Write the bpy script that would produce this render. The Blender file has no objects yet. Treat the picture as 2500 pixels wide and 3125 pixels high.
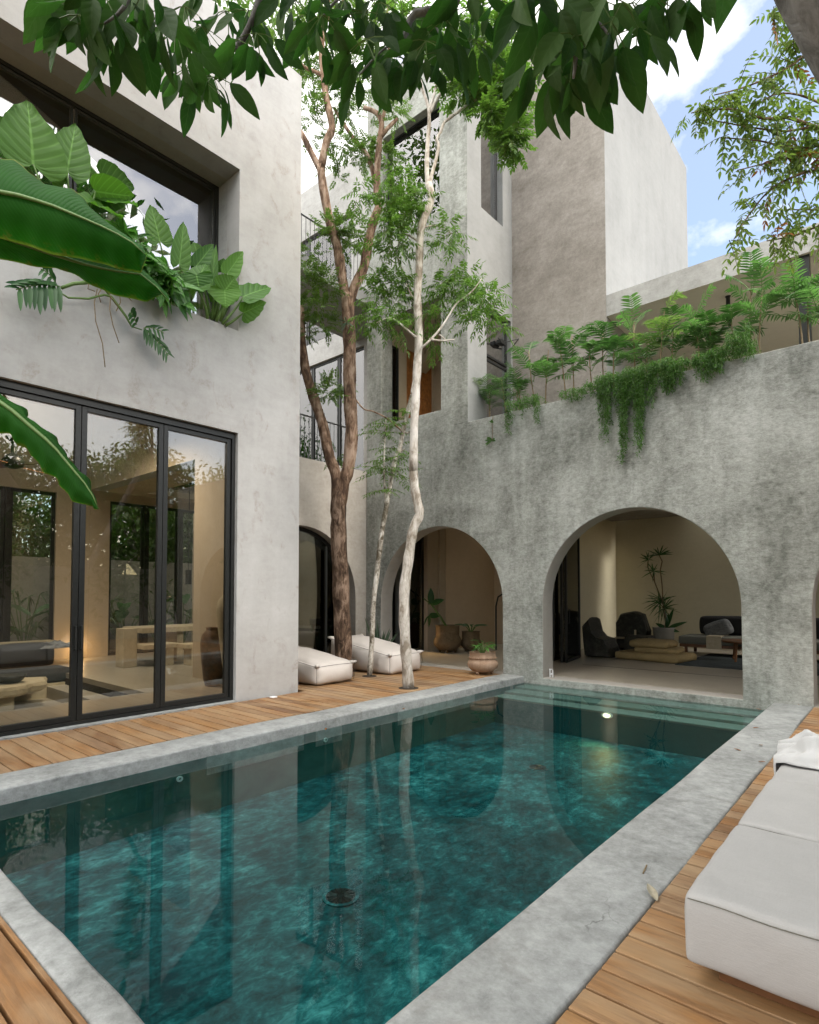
import bpy, math, random
import numpy as np
from mathutils import Vector, Matrix
from mathutils.geometry import tessellate_polygon
rnd = random.Random(7)
RG = np.random.default_rng(7)
sc = bpy.context.scene
COL = sc.collection

# ---------------------------------------------------------------- camera
YAW, PIT, FPX, CYP, CAMH = -0.711179514, 0.0321643, 1763.05, 1752.175, 1.5
c_r = np.array([math.cos(YAW), -math.sin(YAW), 0.0])
c_f = np.array([math.sin(YAW)*math.cos(PIT), math.cos(YAW)*math.cos(PIT), math.sin(PIT)])
c_u = np.cross(c_r, c_f)
EYE = np.array([0.0, 0.0, CAMH])
cd = bpy.data.cameras.new('camera')
cam = bpy.data.objects.new('camera', cd); COL.objects.link(cam)
cam.matrix_world = Matrix(((c_r[0], c_u[0], -c_f[0], 0), (c_r[1], c_u[1], -c_f[1], 0), (c_r[2], c_u[2], -c_f[2], CAMH), (0, 0, 0, 1)))
cd.sensor_fit = 'VERTICAL'; cd.sensor_height = 36; cd.lens = FPX/3125*36
cd.shift_y = (CYP-1562.5)/3125
cd.clip_start = 0.05; cd.clip_end = 2000
sc.camera = cam

# ---------------------------------------------------------------- world, sun, exposure
SUN_EL, SUN_AZ = math.radians(26), math.radians(88)      # azimuth from +Y towards +X
w = bpy.data.worlds.new('World'); sc.world = w; w.use_nodes = True
nt = w.node_tree; N = nt.nodes; L = nt.links
bg = N['Background']; bg.inputs['Strength'].default_value = 0.15
sky = N.new('ShaderNodeTexSky'); sky.sky_type = 'NISHITA'; sky.sun_disc = False
sky.sun_elevation = SUN_EL; sky.sun_rotation = SUN_AZ; sky.air_density = 1.0; sky.dust_density = 1.2; sky.ozone_density = 2.0
tc = N.new('ShaderNodeTexCoord'); sx = N.new('ShaderNodeSeparateXYZ'); L.new(tc.outputs['Generated'], sx.inputs[0])
def wm(op, a, b=None):
    n = N.new('ShaderNodeMath'); n.operation = op
    for i, q in enumerate((a, b)):
        if q is None: continue
        if isinstance(q, (int, float)): n.inputs[i].default_value = q
        else: L.new(q, n.inputs[i])
    return n.outputs[0]
den = wm('ADD', wm('MAXIMUM', sx.outputs[2], 0.0), 0.45)
cx = N.new('ShaderNodeCombineXYZ'); L.new(wm('DIVIDE', sx.outputs[0], den), cx.inputs[0]); L.new(wm('DIVIDE', sx.outputs[1], den), cx.inputs[1])
nz = N.new('ShaderNodeTexNoise'); nz.inputs['Scale'].default_value = 4.2; nz.inputs['Detail'].default_value = 7; nz.inputs['Roughness'].default_value = 0.55
L.new(cx.outputs[0], nz.inputs['Vector'])
# more cloud towards -X, clearer towards +Y
cov = wm('ADD', wm('MULTIPLY', wm('SUBTRACT', sx.outputs[2], 0.55), 0.45), wm('SUBTRACT', wm('ADD', nz.outputs['Fac'], wm('MULTIPLY', sx.outputs[0], -0.34)), wm('MULTIPLY', wm('MAXIMUM', sx.outputs[1], 0.0), 0.065)))
rp = N.new('ShaderNodeValToRGB'); rp.color_ramp.elements[0].position = 0.50; rp.color_ramp.elements[1].position = 0.66
mc = N.new('ShaderNodeMapRange'); L.new(wm('SUBTRACT', sx.outputs[1], wm('MULTIPLY', sx.outputs[0], 0.5)), mc.inputs[0]); mc.inputs[1].default_value = 0.1; mc.inputs[2].default_value = 0.5; mc.inputs[3].default_value = 0.32; mc.inputs[4].default_value = 0.0; mc.clamp = True
cov = wm('ADD', cov, mc.outputs[0])
L.new(cov, rp.inputs[0])
mx = N.new('ShaderNodeMix'); mx.data_type = 'RGBA'
L.new(wm('MAXIMUM', rp.outputs[0], 0.15), mx.inputs['Factor']); L.new(sky.outputs[0], mx.inputs[6]); mr = N.new('ShaderNodeMapRange'); L.new(wm('SUBTRACT', sx.outputs[1], wm('MULTIPLY', sx.outputs[0], 0.5)), mr.inputs[0]); mr.inputs[1].default_value = 0.05; mr.inputs[2].default_value = 0.62; mr.inputs[3].default_value = 15.0; mr.inputs[4].default_value = 5.6; mr.clamp = True
ccol = N.new('ShaderNodeMix'); ccol.data_type = 'RGBA'; ccol.blend_type = 'MULTIPLY'; ccol.inputs['Factor'].default_value = 1; ccol.inputs[6].default_value = (1.0, .975, .94, 1); mz = N.new('ShaderNodeMapRange'); L.new(sx.outputs[2], mz.inputs[0]); mz.inputs[1].default_value = 0.12; mz.inputs[2].default_value = 0.75; mz.inputs[3].default_value = 0.36; mz.inputs[4].default_value = 1.12; mz.clamp = True
L.new(wm('MULTIPLY', mr.outputs[0], mz.outputs[0]), ccol.inputs[7]); L.new(ccol.outputs[2], mx.inputs[7])
L.new(mx.outputs[2], bg.inputs['Color'])
sd = bpy.data.lights.new('sun', 'SUN'); sd.energy = 0.8; sd.angle = math.radians(10); sd.color = (1.0, 0.955, 0.89)
so = bpy.data.objects.new('sun', sd); COL.objects.link(so)
sv = Vector((math.sin(SUN_AZ)*math.cos(SUN_EL), math.cos(SUN_AZ)*math.cos(SUN_EL), math.sin(SUN_EL)))
so.rotation_euler = sv.to_track_quat('Z', 'Y').to_euler()
sc.view_settings.view_transform = 'Standard'; sc.view_settings.look = 'None'
sc.view_settings.exposure = 1.32; sc.view_settings.gamma = 1.0
sc.render.engine = 'CYCLES'
sc.cycles.use_denoising = True
sc.cycles.max_bounces = 8; sc.cycles.diffuse_bounces = 4; sc.cycles.glossy_bounces = 4
sc.cycles.transparent_max_bounces = 24; sc.cycles.transmission_bounces = 6
sc.cycles.caustics_reflective = False; sc.cycles.caustics_refractive = False
sc.cycles.sample_clamp_indirect = 8

# ---------------------------------------------------------------- pixel (2500x3125 photo) -> point on a known plane
def ray(px, py):
    return c_r*((px-1250)/FPX) - c_u*((py-CYP)/FPX) + c_f
def at(px, py, dep): return EYE + ray(px, py)*dep
def onx(px, py, X): d = ray(px, py); return EYE + d*(X/d[0])
def ony(px, py, Y): d = ray(px, py); return EYE + d*(Y/d[1])
def onz(px, py, Z): d = ray(px, py); return EYE + d*((Z-CAMH)/d[2])

# ---------------------------------------------------------------- mesh builder
class MB:
    def __init__(s): s.v = []; s.f = []; s.uv = None
    def add(s, v, f):
        o = len(s.v); s.v += [tuple(float(c) for c in p) for p in v]; s.f += [tuple(i+o for i in q) for q in f]; return s
    def box(s, x0, x1, y0, y1, z0, z1):
        v = [(x, y, z) for z in (z0, z1) for y in (y0, y1) for x in (x0, x1)]
        return s.add(v, [(0,2,3,1), (4,5,7,6), (0,1,5,4), (2,6,7,3), (0,4,6,2), (1,3,7,5)])
    def tube(s, pts, rad, n=8, cap=True, wob=0.0):
        pts = [np.array(p, float) for p in pts]
        if not hasattr(rad, '__len__'): rad = [rad]*len(pts)
        vs = []; prev = None
        for i, p in enumerate(pts):
            d = pts[min(i+1, len(pts)-1)] - pts[max(i-1, 0)]
            d = d/(np.linalg.norm(d)+1e-9)
            if prev is None:
                a = np.array([0, 0, 1.0]) if abs(d[2]) < .9 else np.array([1.0, 0, 0])
            else: a = prev
            u = a - d*np.dot(a, d); u /= np.linalg.norm(u)+1e-9; prev = u
            q = np.cross(d, u)
            for k in range(n):
                t = 2*math.pi*k/n
                r = rad[i]*(1+(rnd.uniform(-wob, wob) if wob else 0))
                vs.append(p + (u*math.cos(t)+q*math.sin(t))*r)
        f = []
        for i in range(len(pts)-1):
            for k in range(n):
                f.append((i*n+k, i*n+(k+1) % n, (i+1)*n+(k+1) % n, (i+1)*n+k))
        if cap:
            f.append(tuple(range(n))[::-1]); f.append(tuple((len(pts)-1)*n+k for k in range(n)))
        return s.add(vs, f)
    def lathe(s, prof, c, n=28):
        vs = []; f = []
        for r, z in prof:
            for k in range(n):
                t = 2*math.pi*k/n; vs.append((c[0]+r*math.cos(t), c[1]+r*math.sin(t), c[2]+z))
        for i in range(len(prof)-1):
            for k in range(n): f.append((i*n+k, i*n+(k+1) % n, (i+1)*n+(k+1) % n, (i+1)*n+k))
        f.append(tuple(range(n))[::-1]); f.append(tuple((len(prof)-1)*n+k for k in range(n)))
        return s.add(vs, f)
    def plate(s, outer, holes, axis, a0, a1):
        """outline with holes, extruded between a0 and a1 along axis ('X','Y','Z'); 2-D points are the two other coordinates in order"""
        loops = [outer]+holes
        def P(p, a):
            return {'X': (a, p[0], p[1]), 'Y': (p[0], a, p[1]), 'Z': (p[0], p[1], a)}[axis]
        flat = [p for l in loops for p in l]
        tris = tessellate_polygon([[Vector((p[0], p[1], 0)) for p in l] for l in loops])
        n = len(flat)
        v = [P(p, a0) for p in flat]+[P(p, a1) for p in flat]
        f = []
        for t in tris:
            a, b, c = [Vector(flat[i]) for i in t]
            if (b-a).cross(c-a) < 0: t = (t[0], t[2], t[1])
            f.append(tuple(t)); f.append(tuple(n+i for i in reversed(t)))
        o = 0
        for l in loops:
            m = len(l)
            for k in range(m): f.append((o+k, o+(k+1) % m, n+o+(k+1) % m, n+o+k))
            o += m
        return s.add(v, f)
    def cushion(s, x0, x1, y0, y1, z0, z1, r=.06, puff=.03, nx=14, ny=10, nz=5, zfun=None, wr=0.0):
        """soft box: rounded edges, bulging faces, optional top-height function and wrinkles"""
        cxm, cym, czm = (x0+x1)/2, (y0+y1)/2, (z0+z1)/2
        hx, hy, hz = (x1-x0)/2, (y1-y0)/2, (z1-z0)/2
        idx = {}; vs = []; fs = []
        def V(i, j, k):
            key = (i, j, k)
            if key in idx: return idx[key]
            a, b, c = (math.sin(math.pi/2*(2*q_-1)) for q_ in (i/nx, j/ny, k/nz))
            p = np.array([a*hx, b*hy, c*hz])
            q = np.array([max(-hx+r, min(hx-r, p[0])), max(-hy+r, min(hy-r, p[1])), max(-hz+min(r, hz*.9), min(hz-min(r, hz*.9), p[2]))])
            d = p-q; l = np.linalg.norm(d)
            if l > 1e-6: p = q + d/l*min(r, l)
            bx, by, bz = (1-a*a), (1-b*b), (1-c*c)
            if k == nz: p[2] += puff*bx*by
            if i in (0, nx): p[0] += math.copysign(puff*by*bz, a)
            if j in (0, ny): p[1] += math.copysign(puff*bx*bz, b)
            if wr: p += np.array([math.sin(p[1]*23+p[2]*31), math.sin(p[0]*19+p[2]*27+1), math.sin(p[0]*13+p[1]*17)])*wr
            if zfun: p[2] = -hz + (p[2]+hz)*zfun((a+1)/2, (b+1)/2)
            idx[key] = len(vs); vs.append(p+np.array([cxm, cym, czm])); return idx[key]
        for i in range(nx):
            for j in range(ny):
                fs.append((V(i, j, nz), V(i+1, j, nz), V(i+1, j+1, nz), V(i, j+1, nz)))
                fs.append((V(i, j, 0), V(i, j+1, 0), V(i+1, j+1, 0), V(i+1, j, 0)))
        for i in range(nx):
            for k in range(nz):
                fs.append((V(i, 0, k), V(i+1, 0, k), V(i+1, 0, k+1), V(i, 0, k+1)))
                fs.append((V(i, ny, k), V(i, ny, k+1), V(i+1, ny, k+1), V(i+1, ny, k)))
        for j in range(ny):
            for k in range(nz):
                fs.append((V(0, j, k), V(0, j, k+1), V(0, j+1, k+1), V(0, j+1, k)))
                fs.append((V(nx, j, k), V(nx, j+1, k), V(nx, j+1, k+1), V(nx, j, k+1)))
        return s.add(vs, fs)
    def grid(s, rows):
        """rows: list of equally long point lists -> quad sheet with uv (across, along)"""
        o = len(s.v); m = len(rows[0])
        for r_ in rows: s.v += [tuple(float(c) for c in p) for p in r_]
        if s.uv is None: s.uv = []
        for i in range(len(rows)-1):
            for j in range(m-1):
                s.f.append((o+i*m+j, o+i*m+j+1, o+(i+1)*m+j+1, o+(i+1)*m+j))
                s.uv += [(j/(m-1), i/(len(rows)-1)), ((j+1)/(m-1), i/(len(rows)-1)), ((j+1)/(m-1), (i+1)/(len(rows)-1)), (j/(m-1), (i+1)/(len(rows)-1))]
        return s
    def leaves(s, P, D, U, Ln, Wd, st=((0, .05), (.45, 1), (1, .0)), fold=.25, sag=.12):
        """many leaves at once: P base, D direction, U up normal, Ln length, Wd full width; st = stations (t, relative width)"""
        P = np.atleast_2d(np.asarray(P, float)); D = np.atleast_2d(np.asarray(D, float)); U = np.atleast_2d(np.asarray(U, float))
        n = len(P); Ln = np.broadcast_to(np.asarray(Ln, float), (n,))[:, None]; Wd = np.broadcast_to(np.asarray(Wd, float), (n,))[:, None]
        D = D/(np.linalg.norm(D, axis=1, keepdims=True)+1e-9)
        S = np.cross(D, U); S /= np.linalg.norm(S, axis=1, keepdims=True)+1e-9
        U = np.cross(S, D)
        K = len(st); rows = []
        for t, wd in st:
            c = P + D*Ln*t; c = c + np.array([0, 0, -1.0])*Ln*sag*t*t
            hw = Wd*.5*wd
            e = U*hw*fold
            rows += [c - S*hw + e, c, c + S*hw + e]
        V = np.stack(rows, 1)                      # n, 3K, 3
        o = len(s.v); s.v += [tuple(q) for q in V.reshape(-1, 3).tolist()]
        if s.uv is None: s.uv = []
        base = []
        buv = []
        for i in range(K-1):
            for j in (0, 1):
                base.append((i*3+j, i*3+j+1, (i+1)*3+j+1, (i+1)*3+j))
                u0, u1 = j/2, (j+1)/2; v0, v1 = st[i][0], st[i+1][0]
                buv += [(u0, v0), (u1, v0), (u1, v1), (u0, v1)]
        for k in range(n):
            q = o+k*3*K
            s.f += [tuple(q+i for i in b) for b in base]; s.uv += buv
        return s
    def build(s, name, mat, parent=None, smooth=False, bevel=0, sub=0, base=None):
        if base is None and parent is not None: base = np.array(parent['_w'])
        if base is None:
            a = np.array(s.v); base = np.array([(a[:, 0].min()+a[:, 0].max())/2, (a[:, 1].min()+a[:, 1].max())/2, a[:, 2].min()])
        base = np.array(base, float)
        a = np.array(s.v, float) - base
        me = bpy.data.meshes.new(name)
        me.from_pydata(a.tolist(), [], s.f)
        if s.uv is not None and len(s.uv) == len(me.loops):
            u = me.uv_layers.new(name='UVMap'); u.data.foreach_set('uv', np.array(s.uv, dtype=np.float32).ravel())
        me.update()
        for m in (mat if isinstance(mat, (list, tuple)) else [mat]): me.materials.append(m)
        o = bpy.data.objects.new(name, me); COL.objects.link(o)
        if parent is not None:
            o.parent = parent; o.location = base - np.array(parent['_w'])
        else: o.location = base
        o['_w'] = [float(x) for x in base]
        if smooth: me.polygons.foreach_set('use_smooth', [True]*len(me.polygons))
        if bevel:
            b = o.modifiers.new('bevel', 'BEVEL'); b.width = bevel; b.segments = 2; b.limit_method = 'ANGLE'; b.angle_limit = math.radians(50)
        if sub:
            b = o.modifiers.new('sub', 'SUBSURF'); b.levels = sub; b.render_levels = sub
        return o

LAB = set()
def tag(o, label=None, cat=None, group=None, kind=None):
    if label: o['label'] = label
    if cat: o['category'] = cat
    if group: o['group'] = group
    if kind: o['kind'] = kind
    return o
def thing(name, label, cat, loc, group=None):
    o = bpy.data.objects.new(name, None); COL.objects.link(o); o.empty_display_size = .2
    o.location = [float(x) for x in loc]; o['_w'] = [float(x) for x in loc]
    return tag(o, label, cat, group)

# ---------------------------------------------------------------- materials
class NT:
    def __init__(s, name):
        s.m = bpy.data.materials.new(name); s.m.use_nodes = True
        s.t = s.m.node_tree; s.t.nodes.clear()
        s.out = s.new('ShaderNodeOutputMaterial')
    def new(s, k, **kw):
        n = s.t.nodes.new(k)
        for a, b in kw.items(): setattr(n, a, b)
        return n
    def put(s, sock, v):
        if isinstance(v, bpy.types.NodeSocket): s.t.links.new(v, sock)
        elif v is not None:
            if isinstance(v, (tuple, list)) and len(v) == 3 and sock.type == 'RGBA': v = (*v, 1)
            sock.default_value = v
    def coord(s, scale=(1, 1, 1), kind='Object', rot=(0, 0, 0)):
        c = s.new('ShaderNodeTexCoord'); m = s.new('ShaderNodeMapping')
        s.put(m.inputs[0], c.outputs[kind]); m.inputs['Scale'].default_value = scale; m.inputs['Rotation'].default_value = rot
        return m.outputs[0]
    def noise(s, vec, scale, detail=5, rough=.55, dist=0.0):
        n = s.new('ShaderNodeTexNoise'); s.put(n.inputs['Vector'], vec)
        n.inputs['Scale'].default_value = scale; n.inputs['Detail'].default_value = detail
        n.inputs['Roughness'].default_value = rough; n.inputs['Distortion'].default_value = dist
        return n.outputs['Fac']
    def ramp(s, fac, stops):
        r = s.new('ShaderNodeValToRGB'); e = r.color_ramp.elements
        while len(e) < len(stops): e.new(.5)
        for i, (p, c) in enumerate(stops):
            e[i].position = p; e[i].color = (*c, 1) if isinstance(c, (tuple, list)) else (c, c, c, 1)
        s.put(r.inputs[0], fac); return r.outputs[0]
    def mix(s, f, a, b, mode='MIX'):
        m = s.new('ShaderNodeMix', data_type='RGBA', blend_type=mode)
        s.put(m.inputs['Factor'], f); s.put(m.inputs[6], a); s.put(m.inputs[7], b); return m.outputs[2]
    def math(s, op, a, b=None, c=None):
        m = s.new('ShaderNodeMath', operation=op); s.put(m.inputs[0], a); s.put(m.inputs[1], b)
        if c is not None: s.put(m.inputs[2], c)
        return m.outputs[0]
    def bump(s, h, strength=.2, dist=.02, normal=None):
        b = s.new('ShaderNodeBump'); s.put(b.inputs['Height'], h); b.inputs['Strength'].default_value = strength; b.inputs['Distance'].default_value = dist
        if normal: s.put(b.inputs['Normal'], normal)
        return b.outputs[0]
    def pbr(s, col, rough=.7, metal=0.0, normal=None, spec=.4, **kw):
        p = s.new('ShaderNodeBsdfPrincipled')
        s.put(p.inputs['Base Color'], col); s.put(p.inputs['Roughness'], rough); s.put(p.inputs['Metallic'], metal)
        s.put(p.inputs['Specular IOR Level'], spec)
        if normal is not None: s.put(p.inputs['Normal'], normal)
        for k, v in kw.items(): s.put(p.inputs[k], v)
        return p.outputs[0]
    def done(s, sh): s.put(s.out.inputs['Surface'], sh); return s.m

def concrete(name, dark, mid, light, big=.5, bump=.25, rough=.75, smudge=None, contrast=.16, streak=.5, crack=0, smk=.55, fm=5.0):
    n = NT(name); v = n.coord()
    a = n.noise(v, big, 10, .70, .4)
    b = n.noise(v, big*fm, 9, .80, .25)
    c = n.noise(v, 14, 6, .78, .15)
    vs = n.coord((2.2, 2.2, .28)); st = n.noise(vs, 1.3, 6, .6, .4)
    tw = n.noise(n.coord((1.0, 1.0, 3.6), rot=(.5, .5, .6)), big*fm*1.3, 6, .7, .3)
    k = n.math('ADD', n.math('MULTIPLY', a, .34), n.math('ADD', n.math('MULTIPLY', b, .26), n.math('MULTIPLY', tw, .14)))
    k = n.math('ADD', k, n.math('MULTIPLY', st, .16*streak+.0))
    k = n.math('ADD', k, n.math('MULTIPLY', c, .26-.16*streak))
    col = n.ramp(k, [(.5-contrast, dark), (.5, mid), (.5+contrast, light)])
    if smudge:
        vm = n.coord((1.6, 1.6, 1.1), rot=(0.5, .6, .3))
        sm = n.ramp(n.noise(vm, 2.4, 6, .6, .7), [(.57, 0.0), (.68, 1.0)])
        sm = n.math('MULTIPLY', sm, n.ramp(n.noise(v, 30, 4, .7), [(.4, .2), (.6, .75)]))
        col = n.mix(n.math('MULTIPLY', sm, smk), col, smudge)
    if crack:
        vd = n.new('ShaderNodeVectorMath', operation='ADD'); nn_ = n.new('ShaderNodeTexNoise'); n.put(nn_.inputs['Vector'], v); nn_.inputs['Scale'].default_value = 5; nn_.inputs['Detail'].default_value = 6
        sc2 = n.new('ShaderNodeVectorMath', operation='SCALE'); n.put(sc2.inputs[0], nn_.outputs['Color']); sc2.inputs['Scale'].default_value = .35
        n.put(vd.inputs[0], v); n.put(vd.inputs[1], sc2.outputs[0])
        vo = n.new('ShaderNodeTexVoronoi', feature='DISTANCE_TO_EDGE'); n.put(vo.inputs['Vector'], vd.outputs[0]); vo.inputs['Scale'].default_value = crack
        cm = n.math('MULTIPLY', n.ramp(vo.outputs['Distance'], [(.0, 1.0), (.016, 0.0)]), n.ramp(n.noise(v, 1.4, 4, .6), [(.56, 0.0), (.66, .55)]))
        col = n.mix(cm, col, tuple(q*.35 for q in dark))
    h = n.math('ADD', n.math('MULTIPLY', b, .8), n.math('MULTIPLY', c, .22))
    return n.done(n.pbr(col, rough, 0, n.bump(h, bump, .03), .3))
def plain(name, col, rough=.6, metal=0.0, bumpy=0.0, scale=40, var=.15, spec=.4):
    n = NT(name); v = n.coord(); f = n.noise(v, scale, 5, .6)
    d = tuple(c*(1-var) for c in col); l = tuple(min(1, c*(1+var)) for c in col)
    cc = n.ramp(f, [(.3, d), (.7, l)])
    return n.done(n.pbr(cc, rough, metal, n.bump(f, bumpy, .01) if bumpy else None, spec))
def leafmat(name, col, col2, trans=(.10, .30, .02), rough=.45, tfac=.35, veins=0, spec=.45, edge=None, vmix=.6, aged=False):
    n = NT(name)
    g = n.new('ShaderNodeNewGeometry')
    k = n.ramp(g.outputs['Random Per Island'], [(0, col), (.75, col2), (1, tuple(min(1, c*1.25) for c in col2))])
    nor = None
    if veins:
        uv = n.coord(kind='UV'); sp = n.new('ShaderNodeSeparateXYZ'); n.put(sp.inputs[0], uv)
        ac = n.math('ABSOLUTE', n.math('SUBTRACT', sp.outputs[0], .5))
        ph = n.math('ADD', n.math('MULTIPLY', sp.outputs[1], veins), n.math('MULTIPLY', ac, -veins*.35))
        wv = n.math('PINGPONG', ph, .5)
        rib = n.ramp(wv, [(0.0, 1.0), (.14, 0.0)])
        mid = n.ramp(ac, [(.012, 1.0), (.03, 0.0)])
        line = n.math('MAXIMUM', mid, n.math('MULTIPLY', rib, .5))
        k = n.mix(n.math('MULTIPLY', line, vmix), k, tuple(min(1, c*2.0+.03) for c in col2))
        nor = n.bump(n.math('MULTIPLY', wv, 1.0), .55*vmix, .02)
        if edge:
            em = n.ramp(ac, [(.47, 0.0), (.495, 1.0)]); k = n.mix(em, k, edge)
    if aged:
        ob = n.coord(); nn_ = n.noise(ob, 3.0, 5, .6); k = n.mix(n.ramp(nn_, [(.35, 0.0), (.7, .55)]), k, tuple(c*.45 for c in col))
        em2 = n.math('MULTIPLY', n.ramp(ac, [(.40, 0.0), (.5, 1.0)]), n.ramp(n.noise(ob, 11, 4, .7), [(.54, 0.0), (.6, 1.0)])); k = n.mix(em2, k, (.16, .085, .02))
    b = n.pbr(k, rough, 0, nor, spec)
    t = n.new('ShaderNodeBsdfTranslucent'); n.put(t.inputs['Color'], n.mix(.6, k, trans))
    m = n.new('ShaderNodeMixShader'); m.inputs[0].default_value = tfac
    n.put(m.inputs[1], b); n.put(m.inputs[2], t.outputs[0])
    return n.done(m.outputs[0])
def glassmat(name, tint=(.86, .87, .83), ior=1.5, extra=0.0):
    n = NT(name)
    t = n.new('ShaderNodeBsdfTransparent'); n.put(t.inputs[0], tint)
    g = n.new('ShaderNodeBsdfGlossy'); g.inputs['Roughness'].default_value = 0.0; n.put(g.inputs['Color'], (.95, .95, .95))
    f = n.new('ShaderNodeFresnel'); f.inputs['IOR'].default_value = ior
    m = n.new('ShaderNodeMixShader'); n.put(m.inputs[0], n.math('MINIMUM', n.math('ADD', f.outputs[0], extra), 1.0))
    n.put(m.inputs[1], t.outputs[0]); n.put(m.inputs[2], g.outputs[0])
    return n.done(m.outputs[0])
def barkmat(name, c1, c2, c3, sc_=14, stretch=.25, bump=.6):
    n = NT(name); v = n.coord((1, 1, stretch))
    a = n.noise(v, sc_, 8, .7, .6); b = n.noise(n.coord(), 2.2, 5, .6, .5)
    col = n.ramp(n.math('ADD', n.math('MULTIPLY', a, .6), n.math('MULTIPLY', b, .4)), [(.42, c1), (.5, c2), (.58, c3)])
    return n.done(n.pbr(col, .85, 0, n.bump(a, bump, .03), .2))
def fabric(name, col, scale=240, var=.10, bump=.15, rough=.9):
    n = NT(name); v = n.coord()
    a = n.noise(n.coord((1, .12, 1)), scale, 3, .6); b = n.noise(n.coord((.12, 1, 1)), scale, 3, .6); c = n.noise(v, 3, 5, .6)
    f = n.math('ADD', n.math('MULTIPLY', n.math('ADD', a, b), .3), n.math('MULTIPLY', c, .4))
    cc = n.ramp(f, [(.32, tuple(x*(1-var) for x in col)), (.68, tuple(min(1, x*(1+var)) for x in col))])
    return n.done(n.pbr(cc, rough, 0, n.bump(n.math('ADD', f, n.math('MULTIPLY', n.noise(v, 2.6, 3, .45, .5), 5.0)), bump, .015), .15, **{'Sheen Weight': .0}))
def emit(name, col, st):
    n = NT(name); e = n.new('ShaderNodeEmission'); n.put(e.inputs[0], col); e.inputs[1].default_value = st; return n.done(e.outputs[0])

M = {}
M['facade'] = concrete('facade_plaster', (.27, .26, .248), (.375, .366, .354), (.455, .448, .440), .45, .12, .7, smudge=(.20, .155, .11), contrast=.155, streak=1.0)
M['arcade'] = concrete('arcade_plaster', (.14, .145, .126), (.31, .317, .288), (.49, .50, .47), .7, .45, .7, contrast=.078, streak=1.0, fm=15)
M['tower'] = concrete('tower_plaster', (.21, .205, .19), (.35, .345, .33), (.47, .465, .45), .5, .35, .75, contrast=.12, streak=.6)
M['brown'] = concrete('brown_plaster', (.15, .132, .112), (.25, .226, .20), (.36, .332, .302), .45, .35, .8, contrast=.11, streak=.3)
M['white'] = concrete('sunlit_side_plaster', (.175, .178, .172), (.228, .232, .227), (.275, .278, .273), .5, .15, .75, contrast=.15, streak=1.0)  # same plaster as the walls, the look of its sunlit sides put into the colour
M['recess'] = concrete('recess_plaster', (.27, .24, .205), (.40, .365, .32), (.50, .465, .42), .7, .2, .75, contrast=.14, streak=.8)
M['jamb'] = concrete('jamb_plaster', (.27, .25, .22), (.345, .32, .285), (.41, .385, .35), .8, .12, .75, contrast=.2, streak=.6)
M['inner'] = concrete('inner_plaster', (.40, .32, .225), (.47, .385, .28), (.54, .45, .345), .6, .1, .8, contrast=.2, streak=.3)
M['hall'] = concrete('lit_hall_plaster', (.52, .40, .27), (.62, .49, .345), (.68, .56, .42), .6, .1, .8, contrast=.2, streak=.3)  # inner plaster lightened, stands in for warm light missing in the hall
M['olive'] = concrete('olive_plaster', (.47, .425, .29), (.55, .50, .355), (.61, .56, .41), .6, .1, .85, contrast=.2, streak=.3)
M['floor'] = concrete('polished_floor', (.25, .22, .17), (.35, .31, .25), (.43, .39, .33), .7, .05, .3, contrast=.2, streak=0.2)
M['coping'] = concrete('coping_cement', (.14, .145, .14), (.285, .293, .286), (.42, .43, .425), 1.2, .35, .6, smudge=(.15, .14, .12), contrast=.115, streak=0, crack=2.6)
M['soffit'] = concrete('soffit_plaster', (.26, .24, .19), (.36, .335, .275), (.44, .41, .35), .5, .1, .85, contrast=.2, streak=.2)
M['terrace'] = concrete('terrace_plaster', (.60, .575, .50), (.69, .66, .58), (.75, .72, .64), .5, .1, .85, contrast=.2, streak=.2)
M['metal'] = plain('black_steel', (.018, .019, .018), .4, .3, 0, 30, .2)
M['timber'] = plain('door_timber', (.36, .14, .035), .45, 0, .1, 12, .35)
M['soil'] = plain('soil', (.035, .026, .018), .95, 0, .5, 20, .4)
M['glass'] = glassmat('window_glass', (.88, .88, .84), 1.55, .02)
M['glass_mirror'] = glassmat('coated_window_glass', (.90, .90, .88), 1.6, .12)
M['glass_slot'] = glassmat('bronze_window_glass', (.80, .78, .72), 1.6, .42)
M['glass_up'] = glassmat('upper_window_glass', (.88, .88, .86), 1.7, .05)

def deckmat():
    n = NT('deck_boards'); g = n.new('ShaderNodeNewGeometry')
    v = n.coord((1.2, 16, 16)); a = n.noise(v, 2.2, 8, .65, .5)
    b = n.noise(n.coord((1, 3, 1)), 1.3, 6, .6, .6)
    base = n.ramp(g.outputs['Random Per Island'], [(0, (.17, .085, .036)), (.3, (.31, .155, .058)), (.6, (.38, .205, .08)), (.8, (.29, .185, .105)), (1, (.22, .12, .06))])
    col = n.mix(n.ramp(a, [(.38, .0), (.6, .95)]), base, n.mix(.5, base, (.10, .055, .03)), 'MIX')
    col = n.mix(n.ramp(b, [(.42, 0.0), (.68, .8)]), col, (.36, .25, .145))
    k = n.noise(n.coord((2, 6, 1)), 1.9, 5, .7, 1.0)
    col = n.mix(n.ramp(k, [(.62, 0.0), (.72, .75)]), col, (.15, .05, .02))
    return n.done(n.pbr(col, n.ramp(b, [(.3, .42), (.7, .65)]), 0, n.bump(a, .35, .008), .35))
M['deck'] = deckmat()
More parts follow.
